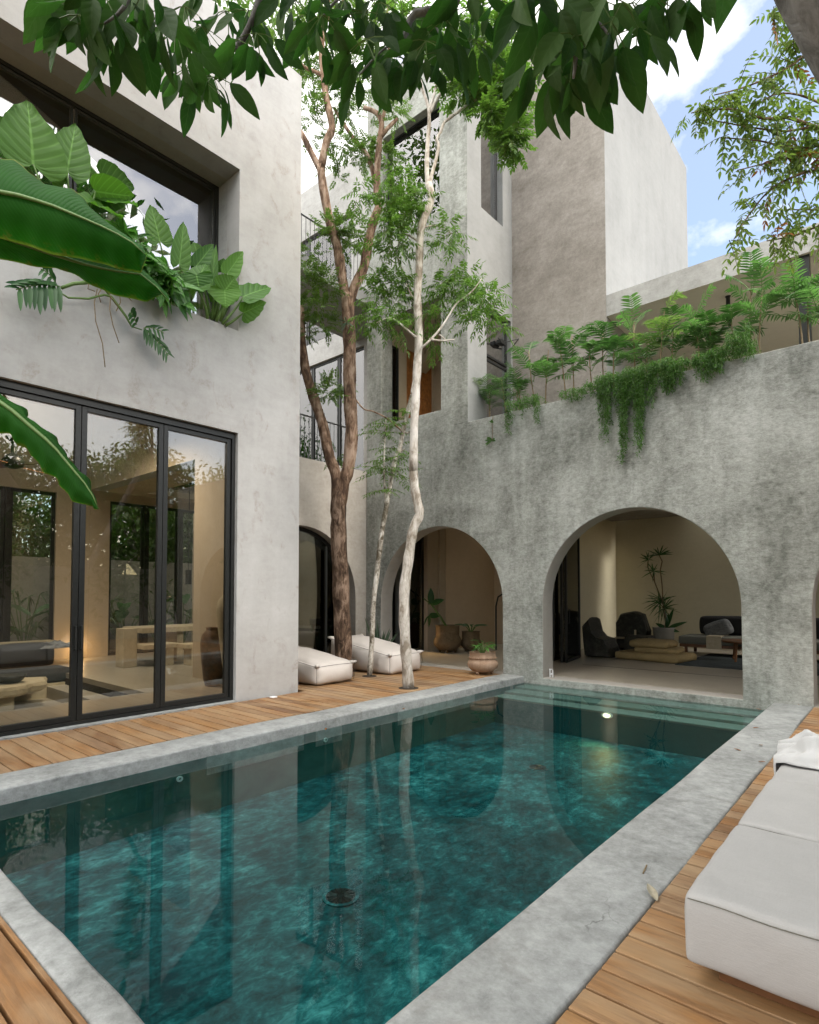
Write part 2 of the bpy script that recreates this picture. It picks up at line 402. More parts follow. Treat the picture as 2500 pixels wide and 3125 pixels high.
def poolmat(name, wallmix):
    n = NT(name); v = n.coord((1, 1.0, 1.6), rot=(0, 0, .5))
    a = n.noise(v, 2.4, 9, .72, .35); b = n.noise(n.coord((1.7, 1.0, 1), rot=(0, 0, -.6)), 8.5, 9, .76, .5); big = n.noise(v, .45, 3, .5)
    k = n.math('ADD', n.math('ADD', n.math('MULTIPLY', a, .40), n.math('MULTIPLY', b, .45)), n.math('MULTIPLY', big, .15))
    col = n.ramp(k, [(.42, (.003, .024, .028)), (.49, (.008, .062, .070)), (.54, (.020, .115, .125)), (.64, (.11, .33, .335))])
    if wallmix:
        k2 = n.noise(v, 2.0, 6, .6, .6)
        col = n.ramp(k2, [(.3, (.035, .095, .088)), (.7, (.075, .175, .16))])
    return n.done(n.pbr(col, .6, 0, None, .2))
M['poolfloor'] = poolmat('pool_floor_finish', 0); M['poolwall'] = poolmat('pool_wall_finish', 1)
M['pooldeep'] = concrete('pool_depth_shade', (.014, .075, .08), (.026, .115, .12), (.045, .16, .165), 1.2, .1, .6, contrast=.2, streak=0)  # dark teal stands in for the light that deep water absorbs
M['poolstep'] = concrete('pool_step_finish', (.17, .185, .165), (.24, .26, .235), (.31, .335, .305), 1.2, .1, .6, contrast=.2, streak=0)
def watermat():
    n = NT('pool_water'); v = n.coord()
    h = n.noise(v, 2.2, 3, .5); nb = n.bump(h, .012, .05)
    t = n.new('ShaderNodeBsdfTransparent'); n.put(t.inputs[0], (.66, .90, .88))
    g = n.new('ShaderNodeBsdfGlossy'); g.inputs['Roughness'].default_value = .01; n.put(g.inputs['Normal'], nb)
    f = n.new('ShaderNodeFresnel'); f.inputs['IOR'].default_value = 1.33; n.put(f.inputs['Normal'], nb)
    m = n.new('ShaderNodeMixShader'); n.put(m.inputs[0], f.outputs[0]); n.put(m.inputs[1], t.outputs[0]); n.put(m.inputs[2], g.outputs[0])
    return n.done(m.outputs[0])
M['water'] = watermat()
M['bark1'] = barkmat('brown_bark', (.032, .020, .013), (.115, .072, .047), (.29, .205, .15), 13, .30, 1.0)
M['bark_lit'] = barkmat('sunlit_brown_bark', (.075, .045, .03), (.215, .135, .088), (.38, .275, .205), 13, .3, .9)  # lighter copy of the brown bark, sunlight on the limbs put into the colour
M['bark2'] = barkmat('mottled_bark', (.09, .075, .05), (.36, .33, .28), (.58, .55, .50), 12, .6, .6)
M['bark3'] = barkmat('white_bark', (.24, .20, .155), (.47, .425, .37), (.62, .58, .53), 10, .4, .7)
M['bark_grey'] = barkmat('grey_bark', (.10, .095, .09), (.20, .20, .195), (.31, .31, .305), 12, .5, .6)
M['twig'] = plain('green_brown_twig', (.10, .085, .04), .7)
M['stem'] = plain('green_stem', (.09, .16, .035), .5)
M['cane'] = plain('palm_cane', (.17, .12, .06), .6, 0, 0, 30, .4)
M['leaf_bright'] = leafmat('bright_leaf', (.045, .10, .018), (.11, .20, .035), (.16, .36, .03), .42, .4)
M['leaf_mid'] = leafmat('mid_green_leaf', (.04, .085, .016), (.10, .165, .03), (.15, .32, .03), .42, .38)
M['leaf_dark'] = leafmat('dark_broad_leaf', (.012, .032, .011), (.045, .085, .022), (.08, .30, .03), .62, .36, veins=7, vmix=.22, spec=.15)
M['leaf_right'] = leafmat('olive_leaf', (.09, .15, .035), (.17, .23, .06), (.25, .42, .05), .5, .5)
M['leaf_rust'] = leafmat('rusty_leaf', (.22, .07, .015), (.30, .12, .03), (.4, .15, .02))
M['leaf_jungle'] = leafmat('jungle_leaf', (.018, .045, .010), (.05, .10, .02))
M['palm'] = leafmat('palm_leaf', (.038, .080, .030), (.105, .185, .062), (.15, .40, .06), .5, .4)
M['palm_dark'] = leafmat('dark_palm_leaf', (.018, .055, .016), (.06, .135, .032), (.10, .30, .04), .5, .3)
M['palm_pale'] = leafmat('yellowish_palm_leaf', (.06, .11, .025), (.16, .235, .06), (.2, .38, .06), .5, .4)
M['fern'] = leafmat('fern_leaf', (.030, .085, .012), (.065, .15, .022), (.12, .34, .03), .55, .35)
M['alocasia'] = leafmat('alocasia_leaf', (.030, .095, .012), (.070, .165, .020), (.14, .40, .02), .5, .34, veins=9, spec=.28, vmix=.7)
M['philo'] = leafmat('philodendron_leaf', (.028, .095, .018), (.075, .185, .035), (.10, .36, .03), .38, .3, veins=6, spec=.35)
M['monstera'] = leafmat('monstera_leaf', (.014, .056, .014), (.032, .092, .022), (.05, .2, .03), .4, .2, spec=.35)
M['banana'] = leafmat('banana_leaf', (.014, .075, .008), (.022, .10, .012), (.05, .40, .015), .6, .42, veins=46, spec=.12, edge=(.30, .32, .05), aged=True)
M['agave'] = leafmat('agave_leaf', (.06, .10, .06), (.11, .16, .10), (.1, .25, .06), .5, .15)
M['sofa'] = fabric('daybed_linen', (.395, .388, .38), 200, .08, .2)
M['bag'] = fabric('lounger_canvas', (.55, .505, .465), 260, .06, .2)
M['towel'] = fabric('white_towel', (.56, .56, .56), 300, .04, .25)
M['piping'] = plain('dark_piping', (.06, .05, .045), .8)
M['terra'] = concrete('terracotta_pot', (.22, .13, .08), (.36, .24, .16), (.48, .35, .26), 3, .4, .8, smudge=(.10, .06, .04), contrast=.16, streak=0)
M['pot_dark'] = concrete('weathered_pot', (.06, .04, .022), (.16, .11, .06), (.24, .18, .11), 4, .5, .85, contrast=.15, streak=0)
M['pot_grey'] = concrete('grey_pot', (.17, .16, .13), (.24, .225, .19), (.30, .285, .25), 2, .2, .7, contrast=.2, streak=0)
M['jute'] = fabric('woven_jute', (.27, .20, .095), 120, .35, .6)
M['stone_dark'] = concrete('dark_marble', (.012, .012, .009), (.035, .033, .025), (.12, .115, .09), 2.2, .5, .5, contrast=.15, streak=0)
M['travertine'] = concrete('travertine', (.30, .24, .15), (.46, .39, .27), (.56, .49, .37), 4, .4, .6, contrast=.16, streak=0)
M['charcoal'] = fabric('charcoal_fabric', (.030, .030, .030), 150, .25, .25)
M['throw'] = fabric('grey_throw', (.15, .15, .125), 120, .25, .3)
M['pattern'] = fabric('grey_patterned_fabric', (.16, .165, .165), 30, .6, .3)
M['walnut'] = plain('walnut', (.13, .055, .02), .5, 0, 0, 14, .3)
M['rug'] = fabric('blue_grey_rug', (.055, .065, .065), 60, .4, .5)
M['curtain'] = fabric('linen_curtain', (.66, .62, .54), 60, .1, .1)
M['curtain2'] = fabric('pale_curtain', (.50, .51, .50), 60, .1, .1)
M['whiteplastic'] = plain('white_plastic', (.75, .75, .75), .4)
M['darkbowl'] = plain('dark_bowl', (.03, .028, .022), .4)

# ================================================================ setting
def square(p0, p1): return [(p0[0], p0[1]), (p1[0], p0[1]), (p1[0], p1[1]), (p0[0], p1[1])]
def arch(c, r, z0, zs, n=28):
    pts = [(c-r, z0), (c+r, z0)]
    for k in range(n+1):
        t = math.pi*k/n; pts.append((c+r*math.cos(t), zs+r*math.sin(t)))
    return pts
FX, RX, AY, RY, SXF, BY, BX = -7.07, -9.29, 9.28, 10.5, -6.48, 11.0, -4.37
PL, PR, PN = -5.27, -1.42, 0.972                       # pool edges
CL, CR, CN = -5.73, -0.97, 0.836                       # outer coping edges
WZ = -0.12
g = MB(); g.plate(square((-150, -150), (150, 150)), [square((PL-.2, PN-.2), (PR+.2, AY+.5)), square((-14.2, -3.9), (-7.4, 4.02))], 'Z', -0.30, -0.09)
tag(g.build('ground', M['soil']), kind='structure')

# wooden deck, every board modelled
d = MB()
pit = .1484; gap = .014
y = 1.5*1.229 - 60*pit
holes = [(-7.37, 7.45), (-5.99, 6.93)]
while y < AY:
    y0, y1 = y+gap/2, min(y+pit-gap/2, AY-.002)
    dz = rnd.uniform(-.0015, .0015)
    if y1-y0 > .03:
        def seg(a, b):
            cuts = [a]
            if b-a > 3.0: cuts.append(a+(b-a)*rnd.uniform(.3, .7))
            cuts.append(b)
            for p, q in zip(cuts, cuts[1:]): d.box(p+.002, q-.002, y0, y1, -.075, dz-.002)
        if y1 < 5.6: seg(FX+.06, CL-.004)
        else: seg(RX+.003 if y0 > 5.6 else FX+.06, CL-.004)
        if y1 < CN: seg(CL, CR)
        elif y0 < CN < y1: d.box(CL+.004, CR-.004, y0, CN-.004, -.075, dz-.002)
        seg(CR+.005, 5.0)
    y += pit
tag(d.build('wood_deck', M['deck'], base=(0, 0, 0), bevel=.003), kind='structure')

# pool coping: a wobbly hand-trowelled band round three sides
def band(x0, x1, y0, y1, along, nseg=60, amp=.008):
    m = MB(); prof = 10
    for i in range(nseg+1):
        t = i/nseg
        wob = [amp*(math.sin(t*17+q*2.1)+.6*math.sin(t*41+q)) for q in range(2)]
        zt = .003*math.sin(t*23)
        rr = .018
        if along == 'Y':
            yy = y0+(y1-y0)*t; a, b = x0+wob[0]*.3, x1+wob[1]
            pr = [(a, -.3), (a, zt-rr), (a+rr*.3, zt-rr*.3), (a+rr, zt), ((a+b)/2, zt+.002), (b-rr, zt), (b-rr*.3, zt-rr*.3), (b, zt-rr), (b, -.3)]
            pts = [(p, yy, z) for p, z in pr]
        else:
            xx = x0+(x1-x0)*t; a, b = y0+wob[0]*.3, y1+wob[1]
            pr = [(a, -.3), (a, zt-rr), (a+rr*.3, zt-rr*.3), (a+rr, zt), ((a+b)/2, zt+.002), (b-rr, zt), (b-rr*.3, zt-rr*.3), (b, zt-rr), (b, -.3)]
            pts = [(xx, p, z) for p, z in pr][::-1]
        m.v += pts
        if i:
            o = (i-1)*9
            for k in range(8): m.f.append((o+k, o+k+1, o+9+k+1, o+9+k))
    return m
cp = band(CL, PL, CN, AY-.002, 'Y')
b2 = band(PR, CR, CN, AY-.002, 'Y'); cp.add(b2.v, b2.f)
b3 = band(PL-.012, PR+.012, CN, PN, 'X', 40, .005); cp.add(b3.v, b3.f)
tag(cp.build('pool_coping', M['coping'], base=(0, 0, 0), smooth=True), kind='structure')
# pool shell
PF = -0.66
p = MB()
p.box(PL-.2, PL-.004, PN-.2, AY+.3, PF-.1, -.3); p.box(PR+.004, PR+.2, PN-.2, AY+.3, PF-.1, -.3); p.box(PL-.004, PR+.004, PN-.2, PN-.004, PF-.1, -.3)
p.box(PL-.02, PL-.001, PN-.004, 9.28, -.32, WZ-.001); p.box(PR+.001, PR+.02, PN-.004, 9.28, -.32, WZ-.001)
tag(p.build('pool_wall', M['poolwall'], base=(0, 0, 0)), kind='structure')
p = MB(); p.box(PL-.2, PR+.2, PN-.2, 8.28, PF-.2, PF)
tag(p.build('pool_floor', M['poolfloor'], base=(0, 0, 0)), kind='structure')
p = MB(); p.box(PL, PR, 8.276, 8.61, -.258, -.228); p.box(PL, PR, 8.606, 8.965, -.2275, -.188); p.box(PL, PR, 8.961, 9.28, -.1875, -.150)
tag(p.build('pool_steps', M['poolstep'], base=(0, 0, 0), bevel=.006), kind='structure')
p = MB(); p.box(PL, PR, 8.28, 8.615, PF-.2, -.2585); p.box(PL, PR, 8.616, 9.28, PF-.2, -.2285)
tag(p.build('pool_step_base', M['pooldeep'], base=(0, 0, 0)), kind='structure')
wt = MB(); wt.add([(PL, PN, WZ), (PR, PN, WZ), (PR, AY, WZ), (PL, AY, WZ)], [(0, 1, 2, 3)])
tag(wt.build('water', M['water'], base=(0, 0, 0)), kind='structure')
# ================================================================ buildings
import bmesh
def fix(o):
    bm = bmesh.new(); bm.from_mesh(o.data); bmesh.ops.recalc_face_normals(bm, faces=bm.faces); bm.to_mesh(o.data); bm.free(); return o
def paint(o, rules):
    """rules: list of (material, test(normal, centre)); sets chosen faces of one wall to other materials"""
    b = Vector(o['_w'])
    for m, t in rules:
        o.data.materials.append(m); k = len(o.data.materials)-1
        for p_ in o.data.polygons:
            if t(p_.normal, p_.center+b): p_.material_index = k
    return o
def pbox(name, mat, par, *b, bevel=0):
    return MB().box(*b).build(name, mat, par, bevel=bevel)
def frame_bars(mb, axis, a0, a1, u0, u1, z0, z1, wd=.055):
    """rectangular frame in the plane across axis"""
    def bx(p0, p1, q0, q1):
        if axis == 'X': mb.box(a0, a1, p0, p1, q0, q1)
        else: mb.box(p0, p1, a0, a1, q0, q1)
    bx(u0, u0+wd, z0, z1); bx(u1-wd, u1, z0, z1); bx(u0+wd, u1-wd, z0, z0+wd); bx(u0+wd, u1-wd, z1-wd, z1)

# ---- the house with the glass doors
house = thing('house', 'pale plastered house with tall black framed glass doors below a wide planter opening', 'house', (FX, 1.8, 0))
o = MB().plate(square((-5, -.3), (5.6, 9.64)), [square((-3.5, .0), (4.52, 3.74)), square((-3.5, 5.19), (4.51, 7.52))], 'X', FX, FX-.32).build('front_wall', M['facade'], house)
fix(o)
o = MB().plate(square((-14.7, -.3), (FX-.324, 9.64)), [square((-14.39, .0), (-9.66, 3.9))], 'Y', 5.3, 5.598).build('end_wall', M['facade'], house); fix(o)
paint(o, [(M['inner'], lambda n, c: n.y < -.5 or c.z < 4 and abs(n.x) > .5)])
o = MB().plate(square((5.602, -.3), (AY-.002, 4.26)), [arch(7.45, 1.5, -.003, 1.37)], 'X', RX, RX-.37).build('arch_wall', M['recess'], house); fix(o)
o = MB().plate([(-5, -.3), (12, -.3), (12, 3.9), (5.6, 3.9), (5.6, 9.64), (-5, 9.64)], [square((.8, .0), (4.6, 3.75)), square((5.75, .0), (8.03, 3.70))], 'X', -14.4, -14.7).build('back_wall', M['inner'], house); fix(o)
o = MB().plate(square((-14.7, -.3), (FX-.324, 9.64)), [], 'Y', -5, -4.7).build('side_wall', M['facade'], house); fix(o)
fix(MB().plate(square((-14.39, -4.69), (FX-.326, 5.29)), [square((-14.1, -3.5), (-11.5, 4.9))], 'Z', 9.3, 9.6).build('roof', M['facade'], house))
pbox('added_roof_light', M['glass'], house, -14.1, -11.5, -3.5, 4.9, 9.44, 9.45)  # unseen roof opening and pane added to bring daylight into the living room
o = MB().plate(square((-14.398, -4.69), (FX-.33, 5.299)), [square((-13.95, -3.4), (-8.73, 4.03))], 'Z', -.3, 0.0).build('floor', M['floor'], house); fix(o)
pbox('pit_floor', M['floor'], house, -14.2, -8.6, -3.6, 4.2, -.60, -.42)
m = MB(); m.box(-13.95, -8.732, 3.72, 4.03, -.42, -.21); m.box(-8.98, -8.732, -3.4, 3.718, -.42, -.20); m.build('pit_step', M['floor'], house)
pbox('door_sill', M['coping'], house, FX-.318, FX+.05, -3.5, 4.52, -.08, .012)
pbox('ceiling', M['inner'], house, -11.2, FX-.33, -4.69, 5.29, 4.72, 5.0)
pbox('reveal', M['soffit'], house, -7.70, FX-.322, -3.5, 4.8, 7.522, 7.8)
pbox('reveal', M['tower'], house, -7.70, FX-.322, 4.512, 4.8, 5.0, 7.52)
pbox('planter_soil', M['soil'], house, -7.60, FX-.322, -3.5, 4.51, 5.0, 5.12)
# dining wing
pbox('dining_floor', M['floor'], house, -14.398, RX-.372, 5.3, 11.98, -.3, 0.001)
fix(MB().plate(square((-14.398, 5.6), (RX-.372, 11.98)), [square((-13.9, 6.4), (-11.6, 10.2))], 'Z', 3.902, 4.20).build('dining_roof', M['inner'], house))
pbox('added_roof_light', M['glass'], house, -13.9, -11.6, 6.4, 10.2, 4.04, 4.05)  # unseen roof opening and pane added to brighten the dining wing
pbox('dining_end_wall', M['inner'], house, -14.7, RX-.0, 12.0, 12.25, -.3, 4.2)
m = MB().plate(square((9.67, -.3), (12.0, 4.2)), [square((9.95, .0), (11.55, 3.5))], 'X', RX-.05, RX-.37); fix(m.build('dining_side_wall', M['inner'], house))
def glass_leaf(par, axis, a, u0, u1, z0, z1, th=.05, handle=None, wd=.055, gm='glass', name='glass_door'):
    m = MB(); frame_bars(m, axis, a-th/2, a+th/2, u0, u1, z0, z1, wd)
    o = m.build(name, M['metal'], par, bevel=.003)
    b = (a-.004, a+.004, u0+wd-.005, u1-wd+.005) if axis == 'X' else (u0+wd-.005, u1-wd+.005, a-.004, a+.004)
    MB().box(*b, z0+wd-.005, z1-wd+.005).build('pane', M[gm], o)
    if handle is not None:
        s_ = a+th/2+.045
        if axis == 'X': MB().tube([(a+th/2, handle, 1.12), (s_, handle, 1.12), (s_, handle, .86), (a+th/2, handle, .86)], .011, 6).build('handle', M['metal'], o)
        else: MB().tube([(handle, a-th/2, 1.12), (handle, a-th/2-.045, 1.12), (handle, a-th/2-.045, .86), (handle, a-th/2, .86)], .011, 6).build('handle', M['metal'], o)
    return o
m = MB(); m.box(FX-.20, FX-.06, -3.5, 4.52, 3.66, 3.74); m.box(FX-.20, FX-.06, 4.47, 4.52, .012, 3.66); m.box(FX-.20, FX-.06, -3.5, 4.47, .012, .05)
m.build('door_frame', M['metal'], house)
edges = [4.468, 3.50, 2.53, 1.56, .59, -.38, -1.35, -2.32]
for i in range(len(edges)-1):
    hd = None
    if i == 1: hd = edges[i+1]+.03
    if i == 2: hd = edges[i]-.03
    glass_leaf(house, 'X', FX-.12, edges[i+1]+.003, edges[i]-.003, .052, 3.658, .06, hd, .06)
m = MB(); m.box(-7.68, -7.62, -3.5, 4.51, 7.475, 7.52); m.box(-7.68, -7.62, 4.465, 4.51, 5.12, 7.475); m.box(-7.68, -7.62, -3.5, 4.465, 5.12, 5.16)
m.build('upper_window_frame', M['metal'], house)
for u0, u1 in ((2.56, 4.463), (.65, 2.54), (-1.3, .63)):
    glass_leaf(house, 'X', -7.65, u0, u1, 5.162, 7.473, .03, None, .03, 'glass_mirror', 'upper_window')
for (u0, u1, zt) in ((3.72, 4.6, 3.75), (2.76, 3.64, 3.75), (.8, 2.7, 3.75), (5.75, 6.60, 3.7), (6.66, 7.50, 3.7), (7.56, 8.03, 3.7)):
    glass_leaf(house, 'X', -14.5, u0, u1, .002, zt-.002, .06, None, .07, 'glass', 'back_window')
m = MB(); m.box(-14.56, -14.44, 3.642, 3.718, 0, 3.75); m.box(-14.56, -14.44, 2.702, 2.758, 0, 3.75); m.box(-14.56, -14.44, 6.602, 6.658, 0, 3.7); m.box(-14.56, -14.44, 7.502, 7.558, 0, 3.7)
m.build('window_post', M['metal'], house)
# round-headed glazing in the recess and its dark frame
m = MB(); A = arch(7.45, 1.497, .002, 1.37, 24); B = arch(7.45, 1.42, .06, 1.37, 24)
m.plate(A, [B], 'X', RX-.20, RX-.26); m.box(RX-.255, RX-.205, 7.42, 7.48, .06, 2.78); m.box(RX-.255, RX-.205, 6.6, 6.65, .06, 2.5); m.box(RX-.255, RX-.205, 8.25, 8.30, .06, 2.5)
o = fix(m.build('arch_window', M['metal'], house))
m = MB(); m.plate(B, [], 'X', RX-.226, RX-.234); fix(m.build('pane', M['glass'], o))
glass_leaf(house, 'X', RX-.2, 10.72, 11.55, .002, 3.5, .06, None, .08, 'glass', 'side_door')
glass_leaf(house, 'X', RX-.2, 9.95, 10.70, .002, 3.5, .06, 10.64, .08, 'glass', 'side_door')

# ---- arcade building with the stair tower
arc = thing('arcade_building', 'long grey-green plastered building with round arches, planted terrace and tall tower', 'house', (-3.3, AY, 0))
prof = [(RX, -.9), (3.6, -.9), (3.6, 4.86), (SXF-.352, 4.86), (SXF-.352, 13.2), (RX, 13.2)]
o = MB().plate(prof, [arch(-7.27, 1.56, -.003, 1.29), arch(-3.34, 1.55, -.003, 1.31), arch(.59, 1.55, -.003, 1.31), square((-8.84, 5.24), (-7.15, 7.6)), square((-8.8, 9.43), (-7.18, 11.78))], 'Y', AY, AY+.38).build('arcade_wall', M['arcade'], arc, bevel=.012)
fix(o); paint(o, [(M['jamb'], lambda n, c: abs(n.y) < .6 and c.z < 3.2 and c.z > -.2 and c.x > RX+.1 and c.x < 3.5)])
o = MB().plate([(AY+.001, 4.862), (BY-.001, 4.862), (BY-.001, 13.2), (AY+.001, 13.2)], [square((9.78, 9.43), (10.62, 11.53)), square((9.96, 4.90), (10.93, 7.45))], 'X', SXF, SXF-.35).build('tower_side_wall', M['white'], arc); fix(o)
paint(o, [(M['arcade'], lambda n, c: n.y < -.9 and c.y < AY+.1)])
o = MB().plate(square((AY+.382, 4.2), (RY-.001, 13.2)), [], 'X', RX, RX+.3).build('tower_wall', M['tower'], arc); fix(o)
o = MB().box(-6.6, BX, BY, 16.76, 3.6, 13.2).build('tower_block', M['brown'], arc); fix(o)
paint(o, [(M['white'], lambda n, c: n.x > .9)])  # side towards the sun carries the sunlit tone in its colour
o = MB().box(BX+.003, 3.6, BY+.001, 15.6, 6.93, 7.35).build('terrace_roof', M['tower'], arc); fix(o)
paint(o, [(M['terrace'], lambda n, c: n.z < -.5)])
pbox('terrace_back_wall', M['terrace'], arc, BX+.003, 3.6, 15.3, 15.6, 4.05, 6.928)
fix(MB().plate(square((SXF-.001, AY+.382), (3.6, 17.3)), [square((-4.3, 16.2), (3.4, 16.95))], 'Z', 4.0, 4.05).build('terrace_floor', M['floor'], arc))  # rear slot is added, out of view, to let daylight wash the room below
pbox('terrace_soil', M['soil'], arc, SXF+.002, 3.5, AY+.384, AY+1.0, 4.052, 4.74)
pbox('planter_wall', M['tower'], arc, SXF+.002, 3.5, AY+1.0, AY+1.1, 4.052, 4.80)
pbox('column', M['metal'], arc, -1.24, -1.08, 11.06, 11.22, 4.05, 6.928)
for (px, py, yy) in ((2222, 915, 11.7), (2228, 960, 12.6)):
    q = ony(px, py, yy)
    MB().tube([(q[0], yy, 6.928), (q[0], yy, 6.90), (q[0], yy, 6.72)], [.05, .035, .035], 10).build('spotlight', M['metal'], arc)
pbox('ground_floor', M['floor'], arc, RX-.04, 3.6, AY+.381, 17.2, -.3, -.001)
m = MB()
for (x0, y0, x1, y1) in ((-5.19, 11.57, 3.0, 11.57),): m.box(x0, x1, y0-.008, y0+.008, -.0005, .002)
m.build('door_track', M['metal'], arc)
pbox('partition_wall', M['olive'], arc, -6.75, -6.55, 12.2, 17.0, -.001, 3.998)
pbox('room_back_wall', M['olive'], arc, RX-.05, 3.6, 17.0, 17.2, -.001, 3.998)
pbox('room_back_wall', M['hall'], arc, RX-.04, -6.752, 14.6, 14.8, -.001, 3.998)
fix(MB().plate(square((RX-.05, AY+.382), (SXF-.002, 14.6)), [square((-9.2, 11.5), (-6.65, 14.5))], 'Z', 4.0, 4.19).build('stair_hall_ceiling', M['inner'], arc))
pbox('added_roof_light', M['glass'], arc, -9.2, -6.65, 11.5, 14.5, 4.10, 4.11)  # unseen ceiling opening and pane added for daylight in the stair hall
pbox('room_side_wall', M['hall'], arc, RX-.05, RX+.02, 12.25, 14.6, -.001, 3.998)
o = MB().plate(square((AY+.382, -.3), (17.0, 3.998)), [square((10.2, 2.5), (16.5, 3.7))], 'X', 3.45, 3.6).build('added_end_wall', M['olive'], arc); fix(o)  # unseen wall added to block the bright view, high slot left for daylight
# folding glass doors
def leaf_between(p0, p1, zt=3.2, handle=False, side=1):
    v = np.array(p1)-np.array(p0); l = np.linalg.norm(v); a = math.atan2(v[1], v[0])
    m = MB(); frame_bars(m, 'Y', -.025, .025, 0, l, .01, zt, .06)
    def turn(mb):
        mb.v = [(p0[0]+x*math.cos(a)-y*math.sin(a), p0[1]+x*math.sin(a)+y*math.cos(a), z) for x, y, z in mb.v]; return mb
    o = turn(m).build('folding_door', M['metal'], arc)
    turn(MB().box(.055, l-.055, -.004, .004, .06, zt-.055)).build('pane', M['glass'], o)
    if handle:
        turn(MB().tube([(.03, -.025*side, 1.15), (.03, -.075*side, 1.15), (.03, -.075*side, .85), (.03, -.025*side, .85)], .011, 6)).build('handle', M['metal'], o)
leaf_between((-5.54, 11.54), (-5.78, 12.75), 3.3, True, 1)
leaf_between((-5.63, 11.52), (-5.93, 12.70), 3.3)
leaf_between((-5.90, 11.66), (-6.12, 12.75), 3.3, True, -1)
leaf_between((-6.05, 11.74), (-6.35, 12.80), 3.3)
# tower windows and the timber door seen through the opening
q = glass_leaf(arc, 'Y', AY+.18, -8.79, -7.19, 9.44, 11.77, .05, None, .03, 'glass_up', 'tower_window')
q = glass_leaf(arc, 'X', SXF-.16, 9.79, 10.61, 9.44, 11.52, .05, None, .04, 'glass_slot', 'slot_window')
q = glass_leaf(arc, 'X', SXF-.12, 9.97, 10.92, 4.91, 6.42, .05, None, .05, 'glass_slot', 'casement_window')
q2 = glass_leaf(arc, 'X', SXF-.12, 9.97, 10.92, 6.46, 7.44, .05, None, .05, 'glass_slot', 'top_light')
c = onx(1528, 1045, SXF-.05)
m = MB(); m.box(SXF-.09, SXF+.02, c[1]-.10, c[1]+.10, c[2]-.05, c[2]+.03); m.tube([(SXF, c[1]+.06, c[2]), (SXF+.22, c[1]+.30, c[2]+.10), (SXF-.05, c[1]+.45, c[2]+.02)], .012, 5); m.tube([(SXF, c[1]-.06, c[2]), (SXF+.1, c[1]-.32, c[2]-.06)], .012, 5)
m.build('window_opener', M['metal'], arc)
o = MB().plate(square((AY+.384, 4.2), (13.0, 13.1)), [square((10.25, 5.1), (11.22, 7.31)), square((9.72, 5.1), (9.98, 7.24))], 'X', -8.92, -8.985).build('stair_wall', M['inner'], arc); fix(o)
pbox('stair_back_wall', M['inner'], arc, -8.92, -6.832, 11.3, 11.4, 4.2, 13.1)
dr = pbox('timber_door', M['timber'], arc, -8.97, -8.935, 10.252, 11.218, 5.1, 7.308)
m = MB()
for z0, z1 in ((5.25, 6.1), (6.25, 7.15)): m.box(-8.934, -8.922, 10.40, 11.07, z0, z1)
m.build('door_panel', M['timber'], dr, bevel=.006)
glass_leaf(arc, 'X', -8.95, 9.73, 9.97, 5.1, 7.23, .05, None, .04, 'glass', 'stair_window')
pbox('stair_floor', M['floor'], arc, -8.92, SXF-.352, AY+.384, 10.99, 4.9, 5.1)
m = MB()
m.add([(-8.9, 10.6, 6.9), (-6.85, 10.6, 8.2), (-6.85, 10.6, 8.4), (-8.9, 10.6, 7.1), (-8.9, 10.95, 6.9), (-6.85, 10.95, 8.2), (-6.85, 10.95, 8.4), (-8.9, 10.95, 7.1)], [(0, 1, 2, 3), (4, 7, 6, 5), (0, 4, 5, 1), (3, 2, 6, 7), (0, 3, 7, 4), (1, 5, 6, 2)])
m.build('stair_flight', M['inner'], arc)
m = MB()
for k in range(12): xx = -8.8+k*.16; m.tube([(xx, 10.6, 7.05+(xx+8.9)*.634), (xx, 10.6, 7.85+(xx+8.9)*.634)], .008, 5)
m.build('stair_railing', M['metal'], arc)
hr = [ony(*s_, 13.0) for s_ in ((1514, 1985), (1514, 1850), (1520, 1822), (1560, 1795))]
MB().tube(hr, .022, 8).build('handrail', M['metal'], arc)
m = MB()
for k in range(5): m.box(-7.6, -6.76, 13.0+k*.28, 13.28+k*.28, -.001, .17*(k+1))
m.build('stairs', M['floor'], arc)

# ---- rear house behind the trees
rear = thing('rear_house', 'light grey rear house wing with curtained glazing, balcony slab and thin black railings', 'house', (-11, RY, 4.2))
o = MB().plate(square((-24, 0), (RX-.003, 13.2)), [square((-14.9, 4.3), (-10.62, 7.97)), square((-14.9, 8.6), (-11.1, 11.76))], 'Y', RY, RY+.3).build('wall', M['tower'], rear); fix(o)
pbox('balcony', M['white'], rear, -11.0, RX, 5.604, AY-.002, 8.14, 8.49)
pbox('balcony', M['white'], rear, -11.0, RX-.003, AY-.002, RY-.002, 8.14, 8.488)
pbox('inner_wall', M['soffit'], rear, -15.5, RX-.003, 12.5, 12.7, 4.2, 13.0)
pbox('inner_floor', M['floor'], rear, -15.5, RX-.003, RY+.302, 12.49, 8.2, 8.4)
for u0, u1 in ((-11.65, -10.63), (-12.75, -11.67), (-13.85, -12.77), (-14.89, -13.87)):
    glass_leaf(rear, 'Y', RY+.1, u0, u1, 4.31, 7.96, .06, None, .055, 'glass_up', 'balcony_door')
glass_leaf(rear, 'Y', RY+.1, -13.0, -11.12, 8.61, 11.75, .06, None, .06, 'glass', 'upper_door')
glass_leaf(rear, 'Y', RY+.1, -14.88, -13.02, 8.61, 11.75, .06, None, .06, 'glass', 'upper_door')
def railing(par, X, y0, y1, zb, zt, step=.115):
    m = MB(); m.box(X-.012, X+.012, y0, y1, zt-.012, zt+.012)
    k = y0
    while k <= y1: m.tube([(X, k, zb), (X, k, zt-.01)], .007, 5, False); k += step
    return m.build('railing', M['metal'], par)
railing(rear, RX-.06, 5.7, 8.98, 4.262, 5.16)
railing(rear, RX-.06, 5.7, 9.2, 8.492, 9.34)

